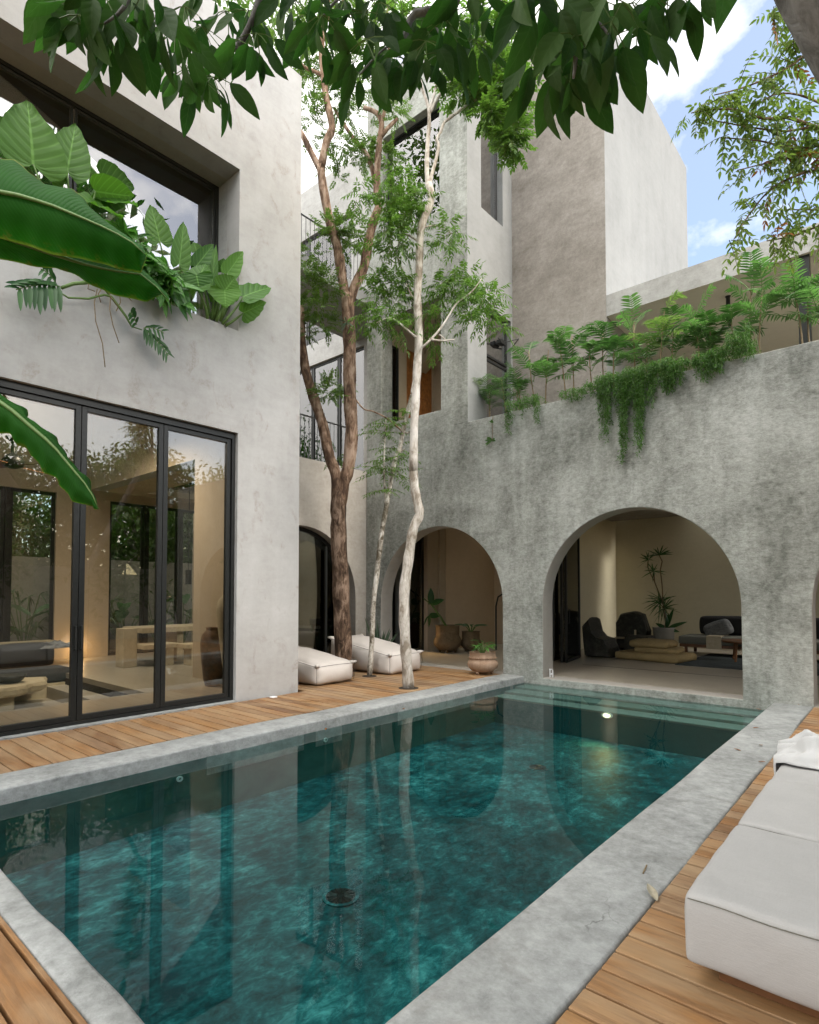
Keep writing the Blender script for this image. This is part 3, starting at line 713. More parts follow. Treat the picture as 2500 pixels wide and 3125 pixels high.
def curtain(name, label, axis, a, u0, u1, z0, z1, mat, amp=.035, wl=.11):
    rows = []
    nn = int((u1-u0)/wl*8)
    for z in (z0, (z0+z1)/2, z1):
        row = []
        for i in range(nn+1):
            u = u0+(u1-u0)*i/nn; k = a+amp*math.sin(2*math.pi*(u-u0)/wl+.8*math.sin(u*5))
            row.append((k, u, z) if axis == 'X' else (u, k, z))
        rows.append(row)
    m = MB().grid(rows); o = m.build(name, mat, smooth=True)
    s_ = o.modifiers.new('solid', 'SOLIDIFY'); s_.thickness = .004
    return tag(o, label, 'curtain')
curtain('curtain', 'beige linen curtain gathered at the right end of the upper planter window', 'X', -7.95, 3.55, 4.42, 5.02, 7.7, M['curtain'])
curtain('curtain', 'pale pleated curtain behind the balcony doors of the rear house', 'Y', RY+.4, -14.2, -10.66, 4.3, 8.0, M['curtain2'], .05, .16)

gw = MB().plate(square((-8, -.3), (22, 2.42)), [], 'X', -17.0, -17.2).build('garden_wall', M['tower']); fix(gw)
tag(gw, 'grey garden wall seen through the back windows of the house', 'wall')
bw = MB().plate(square((-8, -.3), (9.2, 2.3)), [], 'X', 5.0, 5.2).build('boundary_wall', M['tower']); fix(bw)
tag(bw, 'grey boundary wall beside the deck, outside the photo to the right', 'wall')
# ================================================================ movable things
# ---- pool fittings
lamp = thing('pool_lamp', 'round lit lamp glowing under water below the far pool steps', 'lamp', (-3.43, 8.27, -.32))
def disc_y(c, r, y0, y1, n=24):
    return MB().plate([(c[0]+r*math.cos(2*math.pi*k/n), c[1]+.5*r*math.sin(2*math.pi*k/n)) for k in range(n)], [], 'Y', y0, y1)
lc = ony(1853, 2183, 8.27)
fix(disc_y((lc[0], lc[2]), .085, 8.255, 8.279).build('rim', M['whiteplastic'], lamp))
fix(disc_y((lc[0], lc[2]), .05, 8.245, 8.2545).build('lens', emit('lamp_lens_light', (1.0, .84, .45), 3), lamp))
ld = bpy.data.lights.new('pool_lamp_light', 'SPOT'); ld.energy = 9; ld.color = (1.0, .70, .26); ld.spot_size = math.radians(150); ld.spot_blend = 1.0; ld.shadow_soft_size = .05
lo = bpy.data.objects.new('pool_lamp_light', ld); COL.objects.link(lo); lo.location = (lc[0], 8.22, lc[2]-.02)
lo.rotation_euler = Vector((.25, .8, .35)).to_track_quat('Z', 'Y').to_euler()
for px, py, lb in ((548, 2377, 'white round water inlet on the pool side wall, nearer the camera'), (993, 2258, 'white round water inlet on the pool side wall, farther from the camera')):
    q = onx(px, py, PL)
    m = MB(); m.plate([(q[1]+.032*math.cos(2*math.pi*k/16), q[2]+.026*math.sin(2*math.pi*k/16)) for k in range(16)], [[(q[1]+.012*math.cos(2*math.pi*k/12), q[2]+.010*math.sin(2*math.pi*k/12)) for k in range(12)]], 'X', PL, PL+.012)
    tag(fix(m.build('water_inlet', M['whiteplastic'])), lb, 'inlet', 'water inlets in the pool wall')
for px, py, lb in ((1040, 2740, 'round dark drain grate on the pool floor near the middle'), (1641, 2345, 'round dark drain grate on the pool floor towards the far steps')):
    q = onz(px, py, PF)
    t = thing('pool_drain', lb, 'drain', q, 'drains in the pool floor')
    MB().lathe([(.13, .001), (.13, .012), (.11, .014)], q, 28).build('rim', M['poolfloor'], t)
    m = MB()
    for k in range(18):
        a = 2*math.pi*k/18; m.tube([(q[0]+.03*math.cos(a), q[1]+.03*math.sin(a), q[2]+.018), (q[0]+.10*math.cos(a), q[1]+.10*math.sin(a), q[2]+.018)], .004, 4)
    m.lathe([(.105, .0145), (.105, .016)], q, 28)
    m.build('grate', M['metal'], t)

# ---- daybed on the right
db = thing('daybed', 'large light grey fabric daybed of three cushions on the deck by the pool', 'daybed', (.4, 3.6, 0))
X0, X1 = -.685, 1.15
pbox('plinth', M['walnut'], db, X0+.10, X1-.1, 2.52, 4.95, .0, .075)
for (y0, y1, zt) in ((2.41, 3.315), (3.335, 4.25), (4.27, 5.10)) and ((2.41, 3.318, .345), (3.332, 4.252, .345), (4.266, 5.10, .335)):
    m = MB(); m.cushion(X0, X1, y0, y1, .075, zt, r=.035, puff=.018, nx=26, ny=18, nz=6, wr=.0018)
    o = m.build('cushion', M['sofa'], db, smooth=True, sub=1)
    m = MB(); e = .012
    pp = []
    for k in range(41):
        t = k/40; pp.append((X0+.02+(X1-X0-.04)*t, y0-.001-.006*math.sin(math.pi*t), zt-.018+.003*math.sin(t*30)))
    m.tube(pp, .0022, 5); m.build('seam', M['throw'], o, smooth=True)
# towel: a crumpled heap draped on the far cushion
def heap(name, label, cat, mat, c, rx, ry, h, seed, nn=64, group=None, drape=None):
    r_ = random.Random(seed); ph = [r_.uniform(0, 6.28) for _ in range(12)]
    rows = []
    for i in range(nn+1):
        row = []
        for j in range(nn+1):
            a, b = 2*i/nn-1, 2*j/nn-1
            rr = math.sqrt(a*a+b*b)
            wobx = .13*math.sin(5*b+ph[0])+.06*math.sin(11*b+ph[1]+2*a)
            woby = .13*math.sin(5*a+ph[2])+.06*math.sin(12*a+ph[3]+2*b)
            f1 = abs(math.sin(4.2*a+3.0*b+ph[4]+1.3*math.sin(3*b+ph[5])))
            f2 = abs(math.sin(6.5*b-3.5*a+ph[6]+1.1*math.sin(4*a+ph[7])))
            f3 = abs(math.sin(12*a+9*b+ph[8]+1.5*math.sin(6*a-5*b)))
            z = h*max(0, 1-max(abs(a), abs(b))**2.6)*(.30+.42*(1-f1)**1.0*1.0+.34*(1-f2)+.14*(1-f3))
            x = c[0]+rx*(a+wobx*.8); y = c[1]+ry*(b+woby*.8); zz = c[2]+.008+z
            if drape: zz, x, y = drape(x, y, zz)
            row.append((x, y, zz))
        rows.append(row)
    o = MB().grid(rows).build(name, mat, smooth=True)
    s_ = o.modifiers.new('solid', 'SOLIDIFY'); s_.thickness = .008
    return tag(o, label, cat, group)
def drp(x, y, z):
    if x < X0+.02:
        d_ = X0+.02-x; x = X0-.015-.02*abs(math.sin(y*19)); z = max(z-d_*1.2-.01, .16)
    return z, x, y
heap('towel', 'crumpled white towel heaped on the far end of the grey daybed', 'towel', M['towel'], (-.34, 4.86, .345), .42, .26, .20, 5, 72, None, drp)

# ---- canvas floor loungers
def lounger(label, x0, x1, y0, y1, zf, zb, rot=0):
    t = thing('floor_lounger', label, 'lounger', ((x0+x1)/2, (y0+y1)/2, 0), 'canvas floor loungers on the deck')
    zfun = lambda a, b: (zb + (zf-zb)*(a**1.15))/zb
    m = MB(); m.cushion(x0, x1, y0, y1, .002, zb, r=.11, puff=.075, nx=26, ny=16, nz=8, zfun=zfun, wr=.006)
    m.build('cover', M['bag'], t, smooth=True, sub=1)
    m = MB()
    def zt(x): return .002+(zb-.002)*zfun((x-x0)/(x1-x0), 0)
    n_ = 24
    edge = []
    for k in range(n_+1): xx = x0+(x1-x0)*k/n_; edge.append((xx, y0-.045*math.sin(math.pi*k/n_)*.3-.004, zt(xx)-.035))
    for k in range(1, n_+1): edge.append((x1+.045*math.sin(math.pi*k/n_)*.4+.004, y0+(y1-y0)*k/n_, zt(x1)-.035+.012*math.sin(math.pi*k/n_)))
    m.tube(edge, .0035, 5)
    m.tube([(x1-.01, y0+.006, zt(x1)-.04), (x1+.002, y0-.002, zt(x1)*.5), (x1-.02, y0+.02, .03)], .0035, 5)
    m.tube([(x1-.01, y1-.006, zt(x1)-.04), (x1+.002, y1+.002, zt(x1)*.5), (x1-.02, y1-.02, .03)], .0035, 5)
    m.build('piping', M['piping'], t)
    # pinched corner ears
    m = MB()
    for (xx, yy, sx_, sy_) in ((x1, y0, 1, -1), (x1, y1, 1, 1), (x0, y0, -1, -1), (x0, y1, -1, 1)):
        zz = zt(xx)-.02
        m.tube([(xx-.06*sx_, yy-.06*sy_, zz-.02), (xx-.02*sx_, yy-.02*sy_, zz+.004), (xx+.02*sx_, yy+.02*sy_, zz+.012)], [.05, .03, .008], 8)
    m.build('corner', M['bag'], t, smooth=True)
    return t
lounger('off white canvas floor lounger half hidden by the house corner', -8.75, -7.17, 6.05, 6.90, .34, .52)
lounger('off white canvas floor lounger between the brown tree and the white trunk', -8.80, -7.14, 7.74, 8.66, .38, .62)

# ---- leaf helpers
ST = dict(rhomb=((0, .05), (.42, 1), (1, 0)),
          ovate=((0, .06), (.14, .62), (.34, 1), (.6, .88), (.82, .5), (1, 0)),
          lance=((0, .08), (.25, .85), (.5, 1), (.78, .55), (1, 0)),
          heart=((-.16, .42), (-.06, .86), (.08, 1.0), (.28, .98), (.5, .84), (.7, .6), (.87, .32), (1, .0)),
          strap=((0, .5), (.3, 1), (.65, .8), (1, 0)))
def unit(v): v = np.asarray(v, float); return v/(np.linalg.norm(v)+1e-9)
def rvec(): return unit(RG.normal(size=3))
def spray(lm, p, d, n, ln, L_, W_, st='rhomb', droop=.35, tm=None, wide=1.0):
    """a twig with leaflets on both sides"""
    d = unit(d); s = unit(np.cross(d, (0, 0, 1.0)+.2*rvec())); u = np.cross(s, d)
    P, D, U, LL = [], [], [], []
    pts = []
    for i in range(n):
        t = (i+.6)/n
        q = p + d*ln*t + np.array([0, 0, -1])*ln*droop*.5*t*t
        for sd in (-1, 1):
            dd = unit(d*.55 + s*sd*wide + np.array([0, 0, -droop]) + .25*rvec())
            P.append(q); D.append(dd); U.append(unit(u+.35*rvec())); LL.append(L_*(.75+.4*rnd.random())*(1-.35*abs(t-.45)))
    P.append(p+d*ln+np.array([0, 0, -1])*ln*droop*.5); D.append(unit(d+np.array([0, 0, -droop]))); U.append(u); LL.append(L_)
    LL = np.array(LL)
    lm.leaves(P, D, U, LL, LL*(W_/L_), ST[st], .3, .15)
    if tm is not None: tm.tube([p, p+d*ln*.5+np.array([0, 0, -1])*ln*droop*.12, p+d*ln+np.array([0, 0, -1])*ln*droop*.5], [.004, .003, .0015], 4, False)
def cluster(lm, tm, c, r, n, ln, nl, L_, W_, st='rhomb', droop=.35, flat=.7, wide=1.0):
    """leafy clump: sprays pointing outwards from inside an uneven ball"""
    for _ in range(n):
        o = rvec()*np.array([1, 1, flat])
        k = RG.random()**.5
        p = np.asarray(c)+o*r*k*.85
        spray(lm, p, o+.5*rvec()+np.array([0, 0, .1]), nl, ln*(.7+.6*rnd.random()), L_, W_, st, droop, tm if rnd.random() < .35 else None, wide)

def limb(mb, pix, dep, w, n=10, wob=.04):
    """branch traced by photo pixels, each with its own distance; w = width in pixels"""
    pts, rr = [], []
    for i, (px, py) in enumerate(pix):
        d_ = dep[i] if hasattr(dep, '__len__') else dep
        ww = w[0]+(w[1]-w[0])*i/(len(pix)-1)
        pts.append(at(px, py, d_)); rr.append(ww*d_/FPX/2)
    # resample smoothly
    P = [pts[0]]; Rr = [rr[0]]
    for i in range(len(pts)-1):
        p0 = pts[max(i-1, 0)]; p1, p2 = pts[i], pts[i+1]; p3 = pts[min(i+2, len(pts)-1)]
        for k in (1/3, 2/3, 1):
            P.append(.5*((2*p1)+(p2-p0)*k+(2*p0-5*p1+4*p2-p3)*k*k+(3*p1-p0-3*p2+p3)*k**3)); Rr.append(rr[i]+(rr[i+1]-rr[i])*k)
    mb.tube(P, [q*(1+.06*math.sin(i*1.7)) for i, q in enumerate(Rr)], n, True, wob)
    return P

# ---- brown forked tree
t1 = thing('forked_tree', 'tall brown-barked forked tree growing through the deck beside the house corner', 'tree', (-7.7, 7.13, 0))
m = MB(); D1 = 10.4
base1 = [(1052, 2066), (1049, 2015), (1045, 1900), (1040, 1760), (1034, 1640), (1033, 1560), (1034, 1500)]
limb(m, base1, D1, (54, 46), 14, .05)
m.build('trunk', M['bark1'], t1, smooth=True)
m = MB()
limb(m, [(1030, 1540), (1026, 1450), (1006, 1396), (984, 1292), (957, 1213), (933, 1130), (920, 1037), (916, 935)], D1, (36, 26), 12, .05)
limb(m, [(1038, 1540), (1050, 1470), (1063, 1431), (1073, 1338), (1070, 1246), (1067, 1153), (1067, 1060), (1064, 985), (1062, 900)], D1, (38, 40), 12, .05)
limb(m, [(1061, 930), (1045, 851), (1031, 759), (1008, 680), (989, 587), (978, 507)], D1, (32, 25), 12, .05)
limb(m, [(1064, 930), (1082, 875), (1110, 819), (1124, 745), (1137, 685), (1158, 632)], D1, (31, 26), 12, .05)
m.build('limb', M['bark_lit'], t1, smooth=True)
m = MB()
limb(m, [(979, 520), (949, 464), (925, 415), (905, 380)], D1, (20, 14)); limb(m, [(979, 520), (996, 435), (1014, 391), (1000, 320), (994, 285), (982, 181), (985, 109), (1000, 0), (1005, -120)], D1, (24, 14))
limb(m, [(985, 230), (960, 218), (930, 205), (895, 170), (880, 120)], D1, (12, 6)); limb(m, [(1156, 643), (1146, 560), (1138, 520), (1118, 470), (1085, 430), (1050, 380), (1020, 330)], D1+.3, (19, 9))
limb(m, [(1150, 620), (1152, 520), (1158, 430), (1165, 380), (1150, 345), (1110, 328)], D1, (22, 12)); limb(m, [(1160, 420), (1185, 390), (1213, 362)], D1, (15, 9))
limb(m, [(1085, 1218), (1110, 1248), (1140, 1256), (1180, 1276), (1215, 1305), (1232, 1320)], D1, (5, 5), 6)
limb(m, [(1165, 380), (1180, 300), (1190, 200), (1180, 60), (1200, -80)], D1+.4, (12, 6)); limb(m, [(1000, 60), (1050, 0), (1120, -60)], D1+.3, (10, 5))
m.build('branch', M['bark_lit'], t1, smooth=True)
lm, tm = MB(), MB()
def pc(px, py, rpx, dep, n, ln, nl, L_, W_, **k): cluster(lm, tm, at(px, py, dep), rpx*dep/FPX, n, ln, nl, L_, W_, **k)
for (px, py, r, n) in ((950, 770, 40, 22), (930, 820, 45, 26), (945, 880, 55, 40), (985, 860, 45, 30), (960, 940, 55, 40), (985, 985, 40, 24), (1010, 880, 35, 18), (935, 1010, 28, 14),
                       (1030, 700, 45, 30), (1070, 690, 50, 34), (1050, 740, 45, 26), (1005, 690, 30, 12), (1085, 730, 35, 16), (995, 1190, 45, 26), (1030, 1180, 35, 18), (1065, 1183, 25, 9), (975, 1205, 30, 12), (1028, 1395, 26, 10)):
    pc(px, py, r, D1-.25+.5*rnd.random(), max(int(n*1.0), 5), .2, 7, .062, .032, droop=.15)
for (px, py, r, n) in ((945, 320, 40, 20), (960, 360, 30, 12), (935, 260, 45, 26), (900, 210, 40, 20), (940, 170, 50, 26), (1020, 200, 60, 36), (1060, 260, 60, 40), (1030, 320, 45, 24), (1075, 340, 35, 14), (1090, 180, 60, 34), (1000, 80, 60, 30), (1100, 80, 70, 40), (1160, 140, 60, 30), (930, 90, 50, 20),
                       (945, 415, 22, 8), (1060, 440, 40, 20), (1020, 430, 35, 14), (1090, 460, 45, 24), (1130, 450, 45, 26), (1170, 470, 45, 26), (1195, 500, 30, 12), (1110, 500, 35, 16), (1020, 500, 28, 10), (1195, 320, 40, 22), (1205, 350, 32, 16), (1215, 300, 30, 10), (1140, 395, 22, 8), (1035, 540, 22, 6),
                       (1000, -40, 70, 30), (1120, -40, 80, 40), (1200, 30, 50, 20), (920, 20, 60, 20)):
    pc(px, py, r, D1+.6*rnd.random(), max(int(n*1.0), 5), .2, 7, .062, .032, droop=.2)
lm.build('crown', M['leaf_mid'], t1); tm.build('twig', M['twig'], t1)
# epiphyte
lm = MB(); q = at(1058, 985, D1-.15)
for _ in range(26):
    o_ = unit(rvec()+np.array([0, 0, .2])); lm.leaves([q+o_*.02], [o_], [unit(rvec())], .16, .018, ST['strap'], .2, .5)
tag(lm.build('air_plant', M['agave']), 'small spiky air plant clinging to the fork of the brown tree', 'plant')

# ---- slim mottled double tree
t2 = thing('slim_tree', 'slim mottled double-stemmed tree with feathery leaves growing through the deck', 'tree', (-7.37, 7.45, 0))
D2 = 10.42
m = MB(); limb(m, [(1128, 2063), (1135, 1957), (1140, 1840), (1151, 1748), (1161, 1655), (1172, 1586), (1179, 1548), (1182, 1520)], D2, (16, 16), 10, .05)
limb(m, [(1181, 1530), (1189, 1493), (1195, 1456), (1207, 1399), (1221, 1366), (1230, 1315), (1244, 1260), (1258, 1205)], D2, (13, 14), 10, .06)
m.build('trunk', M['bark2'], t2, smooth=True)
m = MB(); limb(m, [(1178, 1540), (1174, 1480), (1172, 1437), (1174, 1350), (1178, 1280)], D2, (7, 4), 6); limb(m, [(1232, 1320), (1244, 1322), (1250, 1316)], D2, (8, 5), 6); limb(m, [(1215, 1385), (1235, 1370)], D2, (7, 4), 6)
m.build('branch', M['bark2'], t2, smooth=True)
lm, tm = MB(), MB()
def feather(px, py, dep, n, ln, L_=.085, W_=.026, up=.1, ang=None):
    c = at(px, py, dep)
    for k in range(n):
        a = 2*math.pi*(k+rnd.random()*.6)/n
        d_ = np.array([math.cos(a), math.sin(a), up+.35*rnd.uniform(-1, 1)])
        spray(lm, c+.03*rvec(), d_, 8, ln*(.75+.5*rnd.random()), L_, W_, 'lance', .55, tm, 1.1)
for (px, py, n, ln) in ((1178, 1440, 9, .52), (1185, 1400, 8, .5), (1195, 1370, 7, .45), (1172, 1320, 6, .42), (1190, 1300, 6, .42), (1235, 1390, 6, .4), (1178, 1490, 6, .36), (1160, 1430, 5, .45), (1225, 1255, 4, .3), (1175, 1275, 5, .4), (1215, 1440, 5, .36)):
    feather(px, py, D2+rnd.uniform(-.2, .2), n, ln)
lm.build('crown', M['leaf_bright'], t2); tm.build('twig', M['twig'], t2)
MB().lathe([(.13, -.002), (.13, .0025), (.0, .003)], (-7.37, 7.45, 0), 20).build('planting_hole', M['soil'], t2)

# ---- white trunked tree
t3 = thing('white_tree', 'slender white-trunked tree with drooping leaves growing through the deck by the pool', 'tree', (-5.99, 6.93, 0))
D3 = 9.15
m = MB(); limb(m, [(1247, 2099), (1242, 2026), (1237, 1957), (1233, 1864), (1235, 1794), (1244, 1725), (1254, 1655), (1263, 1609), (1279, 1576), (1279, 1553), (1270, 1512), (1264, 1470), (1262, 1431)], D3, (34, 26), 14, .05)
limb(m, [(1262, 1440), (1265, 1292), (1270, 1199), (1274, 1107), (1279, 1037), (1277, 967), (1274, 898), (1279, 828), (1281, 749), (1288, 685), (1309, 633), (1316, 600), (1308, 560)], D3, (26, 22), 12, .04)
m.build('trunk', M['bark3'], t3, smooth=True)
m = MB()
limb(m, [(1308, 572), (1303, 521), (1305, 441), (1310, 378), (1308, 327), (1288, 269), (1275, 200)], D3, (15, 7)); limb(m, [(1310, 340), (1322, 300), (1330, 269), (1337, 220), (1340, 120), (1330, 20)], D3, (10, 6))
limb(m, [(1311, 575), (1317, 537), (1331, 486), (1339, 444), (1333, 425), (1346, 400), (1356, 374), (1385, 352), (1423, 323), (1452, 304), (1478, 312), (1510, 330)], D3, (11, 6))
limb(m, [(1312, 345), (1335, 300), (1369, 260), (1385, 235), (1420, 200), (1450, 170), (1490, 180), (1530, 120)], D3, (9, 6))
limb(m, [(1385, 352), (1372, 355)], D3, (9, 8), 6)
limb(m, [(1275, 735), (1240, 715), (1222, 730), (1215, 790), (1240, 850), (1262, 930), (1270, 1000)], D3+.35, (6, 9), 7); limb(m, [(1222, 730), (1200, 690), (1180, 640), (1165, 600)], D3+.4, (7, 3), 6)
limb(m, [(1215, 790), (1190, 740), (1170, 700)], D3+.4, (5, 3), 6); limb(m, [(1281, 700), (1310, 690), (1345, 692), (1380, 715)], D3, (6, 3), 6)
limb(m, [(1290, 1060), (1330, 1020), (1360, 980), (1395, 925), (1440, 890), (1470, 850)], D3-.2, (8, 3), 7); limb(m, [(1310, 1035), (1350, 1040), (1388, 1036)], D3-.2, (8, 4), 6)
limb(m, [(1270, 1030), (1230, 995), (1190, 970), (1150, 985)], D3-.2, (7, 3), 6); limb(m, [(1277, 925), (1255, 900), (1240, 865)], D3, (7, 4), 6); limb(m, [(1340, 1020), (1370, 1045)], D3-.2, (5, 3), 6)
limb(m, [(1258, 1200), (1262, 1170), (1268, 1150)], D3, (10, 8), 6)
m.build('branch', M['bark3'], t3, smooth=True)
lm, tm = MB(), MB()
def drp_cluster(px, py, r, n, dep=D3): cluster(lm, tm, at(px, py, dep), r*dep/FPX, max(int(n*.85), 5), .24, 6, .088, .026, 'lance', .6, .75, .9)
for (px, py, r, n) in ((1440, 850, 50, 30), (1490, 900, 45, 26), (1400, 890, 50, 30), (1460, 930, 45, 24), (1350, 900, 45, 26), (1510, 970, 35, 16), (1530, 1000, 28, 12), (1400, 960, 35, 14), (1440, 990, 25, 9), (1320, 880, 35, 18), (1310, 960, 30, 12), (1320, 1040, 30, 12), (1420, 830, 25, 10), (1370, 860, 35, 16), (1475, 865, 30, 14),
                       (1150, 910, 45, 24), (1190, 880, 45, 26), (1215, 920, 40, 24), (1130, 960, 40, 20), (1180, 960, 40, 22), (1240, 860, 35, 18), (1250, 960, 35, 16), (1115, 985, 28, 12), (1225, 1000, 28, 10), (1160, 850, 30, 12), (1215, 860, 30, 12),
                       (1190, 590, 38, 20), (1210, 640, 42, 24), (1180, 640, 40, 20), (1230, 690, 40, 24), (1200, 700, 35, 18), (1240, 620, 35, 18), (1280, 600, 38, 20), (1250, 560, 40, 20), (1215, 560, 38, 18), (1190, 540, 32, 12), (1170, 690, 30, 12), (1260, 640, 34, 16), (1110, 580, 26, 10), (1090, 600, 22, 8), (1130, 590, 22, 8),
                       (1155, 760, 30, 12), (1180, 780, 30, 12), (1240, 780, 26, 10), (1300, 760, 18, 5), (1365, 690, 28, 12), (1385, 710, 24, 10), (1345, 740, 22, 9), (1370, 745, 20, 7), (1270, 660, 30, 12), (1220, 740, 28, 12)):
    drp_cluster(px, py, r, n, D3+rnd.uniform(-.2, .3))
lm.build('crown', M['leaf_bright'], t3); tm.build('twig', M['twig'], t3)
lm2, tm2 = MB(), MB()
for (px, py, r, n) in ((1400, 290, 36, 22), (1390, 255, 40, 24), (1440, 240, 40, 26), (1480, 290, 38, 26), (1500, 340, 38, 26), (1530, 380, 40, 28), (1550, 420, 36, 22), (1560, 330, 45, 30), (1520, 260, 50, 34), (1470, 200, 55, 36), (1545, 210, 55, 36), (1580, 280, 40, 24), (1570, 450, 28, 12), (1500, 130, 60, 34), (1570, 120, 60, 34), (1420, 170, 45, 20), (1580, 400, 30, 14), (1480, 60, 60, 26), (1560, 40, 60, 26), (1330, 60, 60, 24), (1280, 130, 50, 18), (1240, 60, 50, 18)):
    cluster(lm2, tm2, at(px, py, D3+rnd.uniform(-.3, .4)), r*D3/FPX, int(n*1.7), .2, 6, .075, .038, 'ovate', .25, .9)
lm2.build('upper_crown', M['leaf_bright'], t3); tm2.build('twig', M['twig'], t3)
MB().lathe([(.16, -.002), (.16, .0025), (.0, .003)], (-5.99, 6.93, 0), 20).build('planting_hole', M['soil'], t3)
# ================================================================ plants
def curve(p0, p1, sag=0.0, n=6, side=None):
    p0, p1 = np.asarray(p0, float), np.asarray(p1, float); out = []
    for i in range(n+1):
        t = i/n; q = p0+(p1-p0)*t+np.array([0, 0, -1.0])*sag*4*t*(1-t)
        if side is not None: q = q+np.asarray(side)*4*t*(1-t)
        out.append(q)
    return out
HEART = [(-.17, .52), (-.10, .86), (0, 1.0), (.12, 1.0), (.26, .97), (.40, .90), (.54, .78), (.66, .64), (.77, .48), (.87, .30), (.95, .13), (1.0, .01)]
def broad(mb, B, T, width, nrm, prof=HEART, cup=.18, wave=.045, back=.15, seed=0):
    """one broad leaf: attachment B, tip T, full width, face normal"""
    B, T = np.asarray(B, float), np.asarray(T, float); ax = T-B; ln = np.linalg.norm(ax); d = ax/ln
    n_ = unit(np.asarray(nrm, float)); s_ = unit(np.cross(d, n_)); n_ = np.cross(s_, d)
    rows = []
    for t, wd in prof:
        row = []
        for k in range(9):
            s = k/4-1
            tt = t if (t >= 0) else t*abs(s)**.7
            c = B+ax*tt - n_*ln*back*max(t, 0)**2
            hw = width/2*wd
            wv = wave*width*math.sin(t*26+seed+k*.3)*abs(s)**2
            row.append(c + s_*hw*s + n_*(cup*hw*abs(s)**1.5 + wv))
        rows.append(row)
    return mb.grid(rows)
z3 = lambda a, b: (a/1.9167, 250+b/1.9167)
def alo(lf, stm, base, X, Bp, Tp, wpx, foot, tilt=.4, seed=0):
    Bq = onx(*z3(*Bp), X); Tq = onx(*z3(*Tp), X+.12*math.sin(seed*3))
    dep = np.dot(Bq-EYE, c_f)
    nn = unit(unit(EYE-Bq)+tilt*rvec())
    broad(lf, Bq, Tq, wpx/1.9167*dep/FPX, nn, seed=seed, back=.10)
    f_ = onx(*z3(*foot), X-.15)
    stm.tube(curve(f_, Bq, -.02, 5, side=(0, .03, 0)), [.022, .02, .017, .014, .011, .008], 7)
# giant-leaf plant at the left of the planter
a1 = thing('elephant_ear', 'elephant ear plant with huge round leaves in the upper planter, above the banana leaf', 'plant', (-7.3, 1.6, 5.12))
lf, stm = MB(), MB()
for i, (B_, T_, w_, X) in enumerate((((195, 480), (170, 88), 345, -6.9), ((395, 520), (445, 225), 225, -7.0), ((560, 640), (800, 680), 210, -6.9), ((600, 560), (795, 620), 190, -7.1), ((40, 330), (-90, 260), 220, -7.0), ((300, 560), (400, 500), 120, -7.15))):
    alo(lf, stm, None, X, B_, T_, w_, (330+i*40, 1000), .35, i)
for X in (-7.0,):
    q = onx(*z3(440, 620), -6.75); broad(lf, onx(*z3(640, 760), -6.8), onx(*z3(440, 640), -6.75), .62, (.6, -.4, .7), seed=9)
    broad(lf, onx(*z3(620, 700), -6.85), onx(*z3(800, 690), -6.85), .55, (.5, -.5, .6), seed=4)
lf.build('leaf_blade', M['alocasia'], a1, smooth=True); stm.build('petiole', M['stem'], a1, smooth=True)
a2 = thing('elephant_ear', 'elephant ear plant with scalloped upright leaves at the right end of the upper planter', 'plant', (-7.3, 4.1, 5.12))
lf, stm = MB(), MB()
for i, (B_, T_, w_, X, ft) in enumerate((((935, 930), (885, 705), 150, -7.15, (960, 1250)), ((1050, 1060), (1085, 803), 118, -7.05, (1030, 1280)), ((1150, 990), (1135, 935), 80, -7.25, (1180, 1330)), ((1150, 1075), (1262, 940), 105, -7.2, (1225, 1370)),
        ((1240, 1200), (1262, 935), 62, -7.2, (1235, 1385)), ((1330, 1120), (1437, 983), 112, -6.95, (1290, 1400)), ((1300, 1110), (1310, 1030), 90, -7.2, (1260, 1390)), ((1145, 1200), (1200, 1045), 165, -6.85, (1215, 1385)),
        ((1315, 1222), (1380, 1140), 165, -6.8, (1265, 1400)), ((1425, 1255), (1596, 1180), 135, -6.85, (1300, 1415)), ((1425, 1350), (1565, 1290), 120, -6.9, (1320, 1425)), ((1270, 1230), (1235, 1290), 90, -7.2, (1240, 1390)), ((1370, 1200), (1350, 1130), 70, -7.2, (1290, 1400)))):
    alo(lf, stm, None, X, B_, T_, w_, ft, .45, i+20)
# lower halves of the downward hanging leaves
broad(lf, onx(*z3(1315, 1222), -6.79), onx(*z3(1320, 1312), -6.74), .42, unit(EYE-np.array([-6.8, 4, 5.6]))+.2*rvec(), seed=3)
broad(lf, onx(*z3(1150, 1130), -6.83), onx(*z3(1170, 1226), -6.8), .40, unit(EYE-np.array([-6.8, 4, 5.6]))+.2*rvec(), seed=5)
lf.build('leaf_blade', M['alocasia'], a2, smooth=True); stm.build('petiole', M['stem'], a2, smooth=True)
# philodendron mass
ph = thing('philodendron', 'bushy philodendron with glossy pointed leaves in the middle of the upper planter', 'plant', (-7.25, 3.2, 5.12))
lf, stm = MB(), MB()
for k in range(170):
    cxp = 640+RG.random()*430; lo_ = 760+(cxp-640)*1.05*.9; hi_ = min(1010+(cxp-640)*.75, 1330)
    cyp = lo_+RG.random()**.8*(hi_-lo_)
    X = -7.25+.55*RG.random()
    B_ = onx(*z3(cxp, cyp), X); d_ = unit(np.array([.5, rnd.uniform(-.7, .8), rnd.uniform(-1.0, .35)]))
    ln = rnd.uniform(.18, .36)
    broad(lf, B_, B_+d_*ln, ln*rnd.uniform(.32, .5), unit((.7, -.3, .8)+.5*rvec()), HEART[::1], .25, .02, .3, k)
    if k % 3 == 0:
        f_ = np.array([-7.3, B_[1]+.1*rnd.uniform(-1, 1), 5.12]); stm.tube(curve(f_, B_, -.05, 4), [.009, .008, .007, .005, .004], 5)
lf.build('leaf_blade', M['philo'], ph, smooth=True); stm.build('petiole', M['stem'], ph, smooth=True)
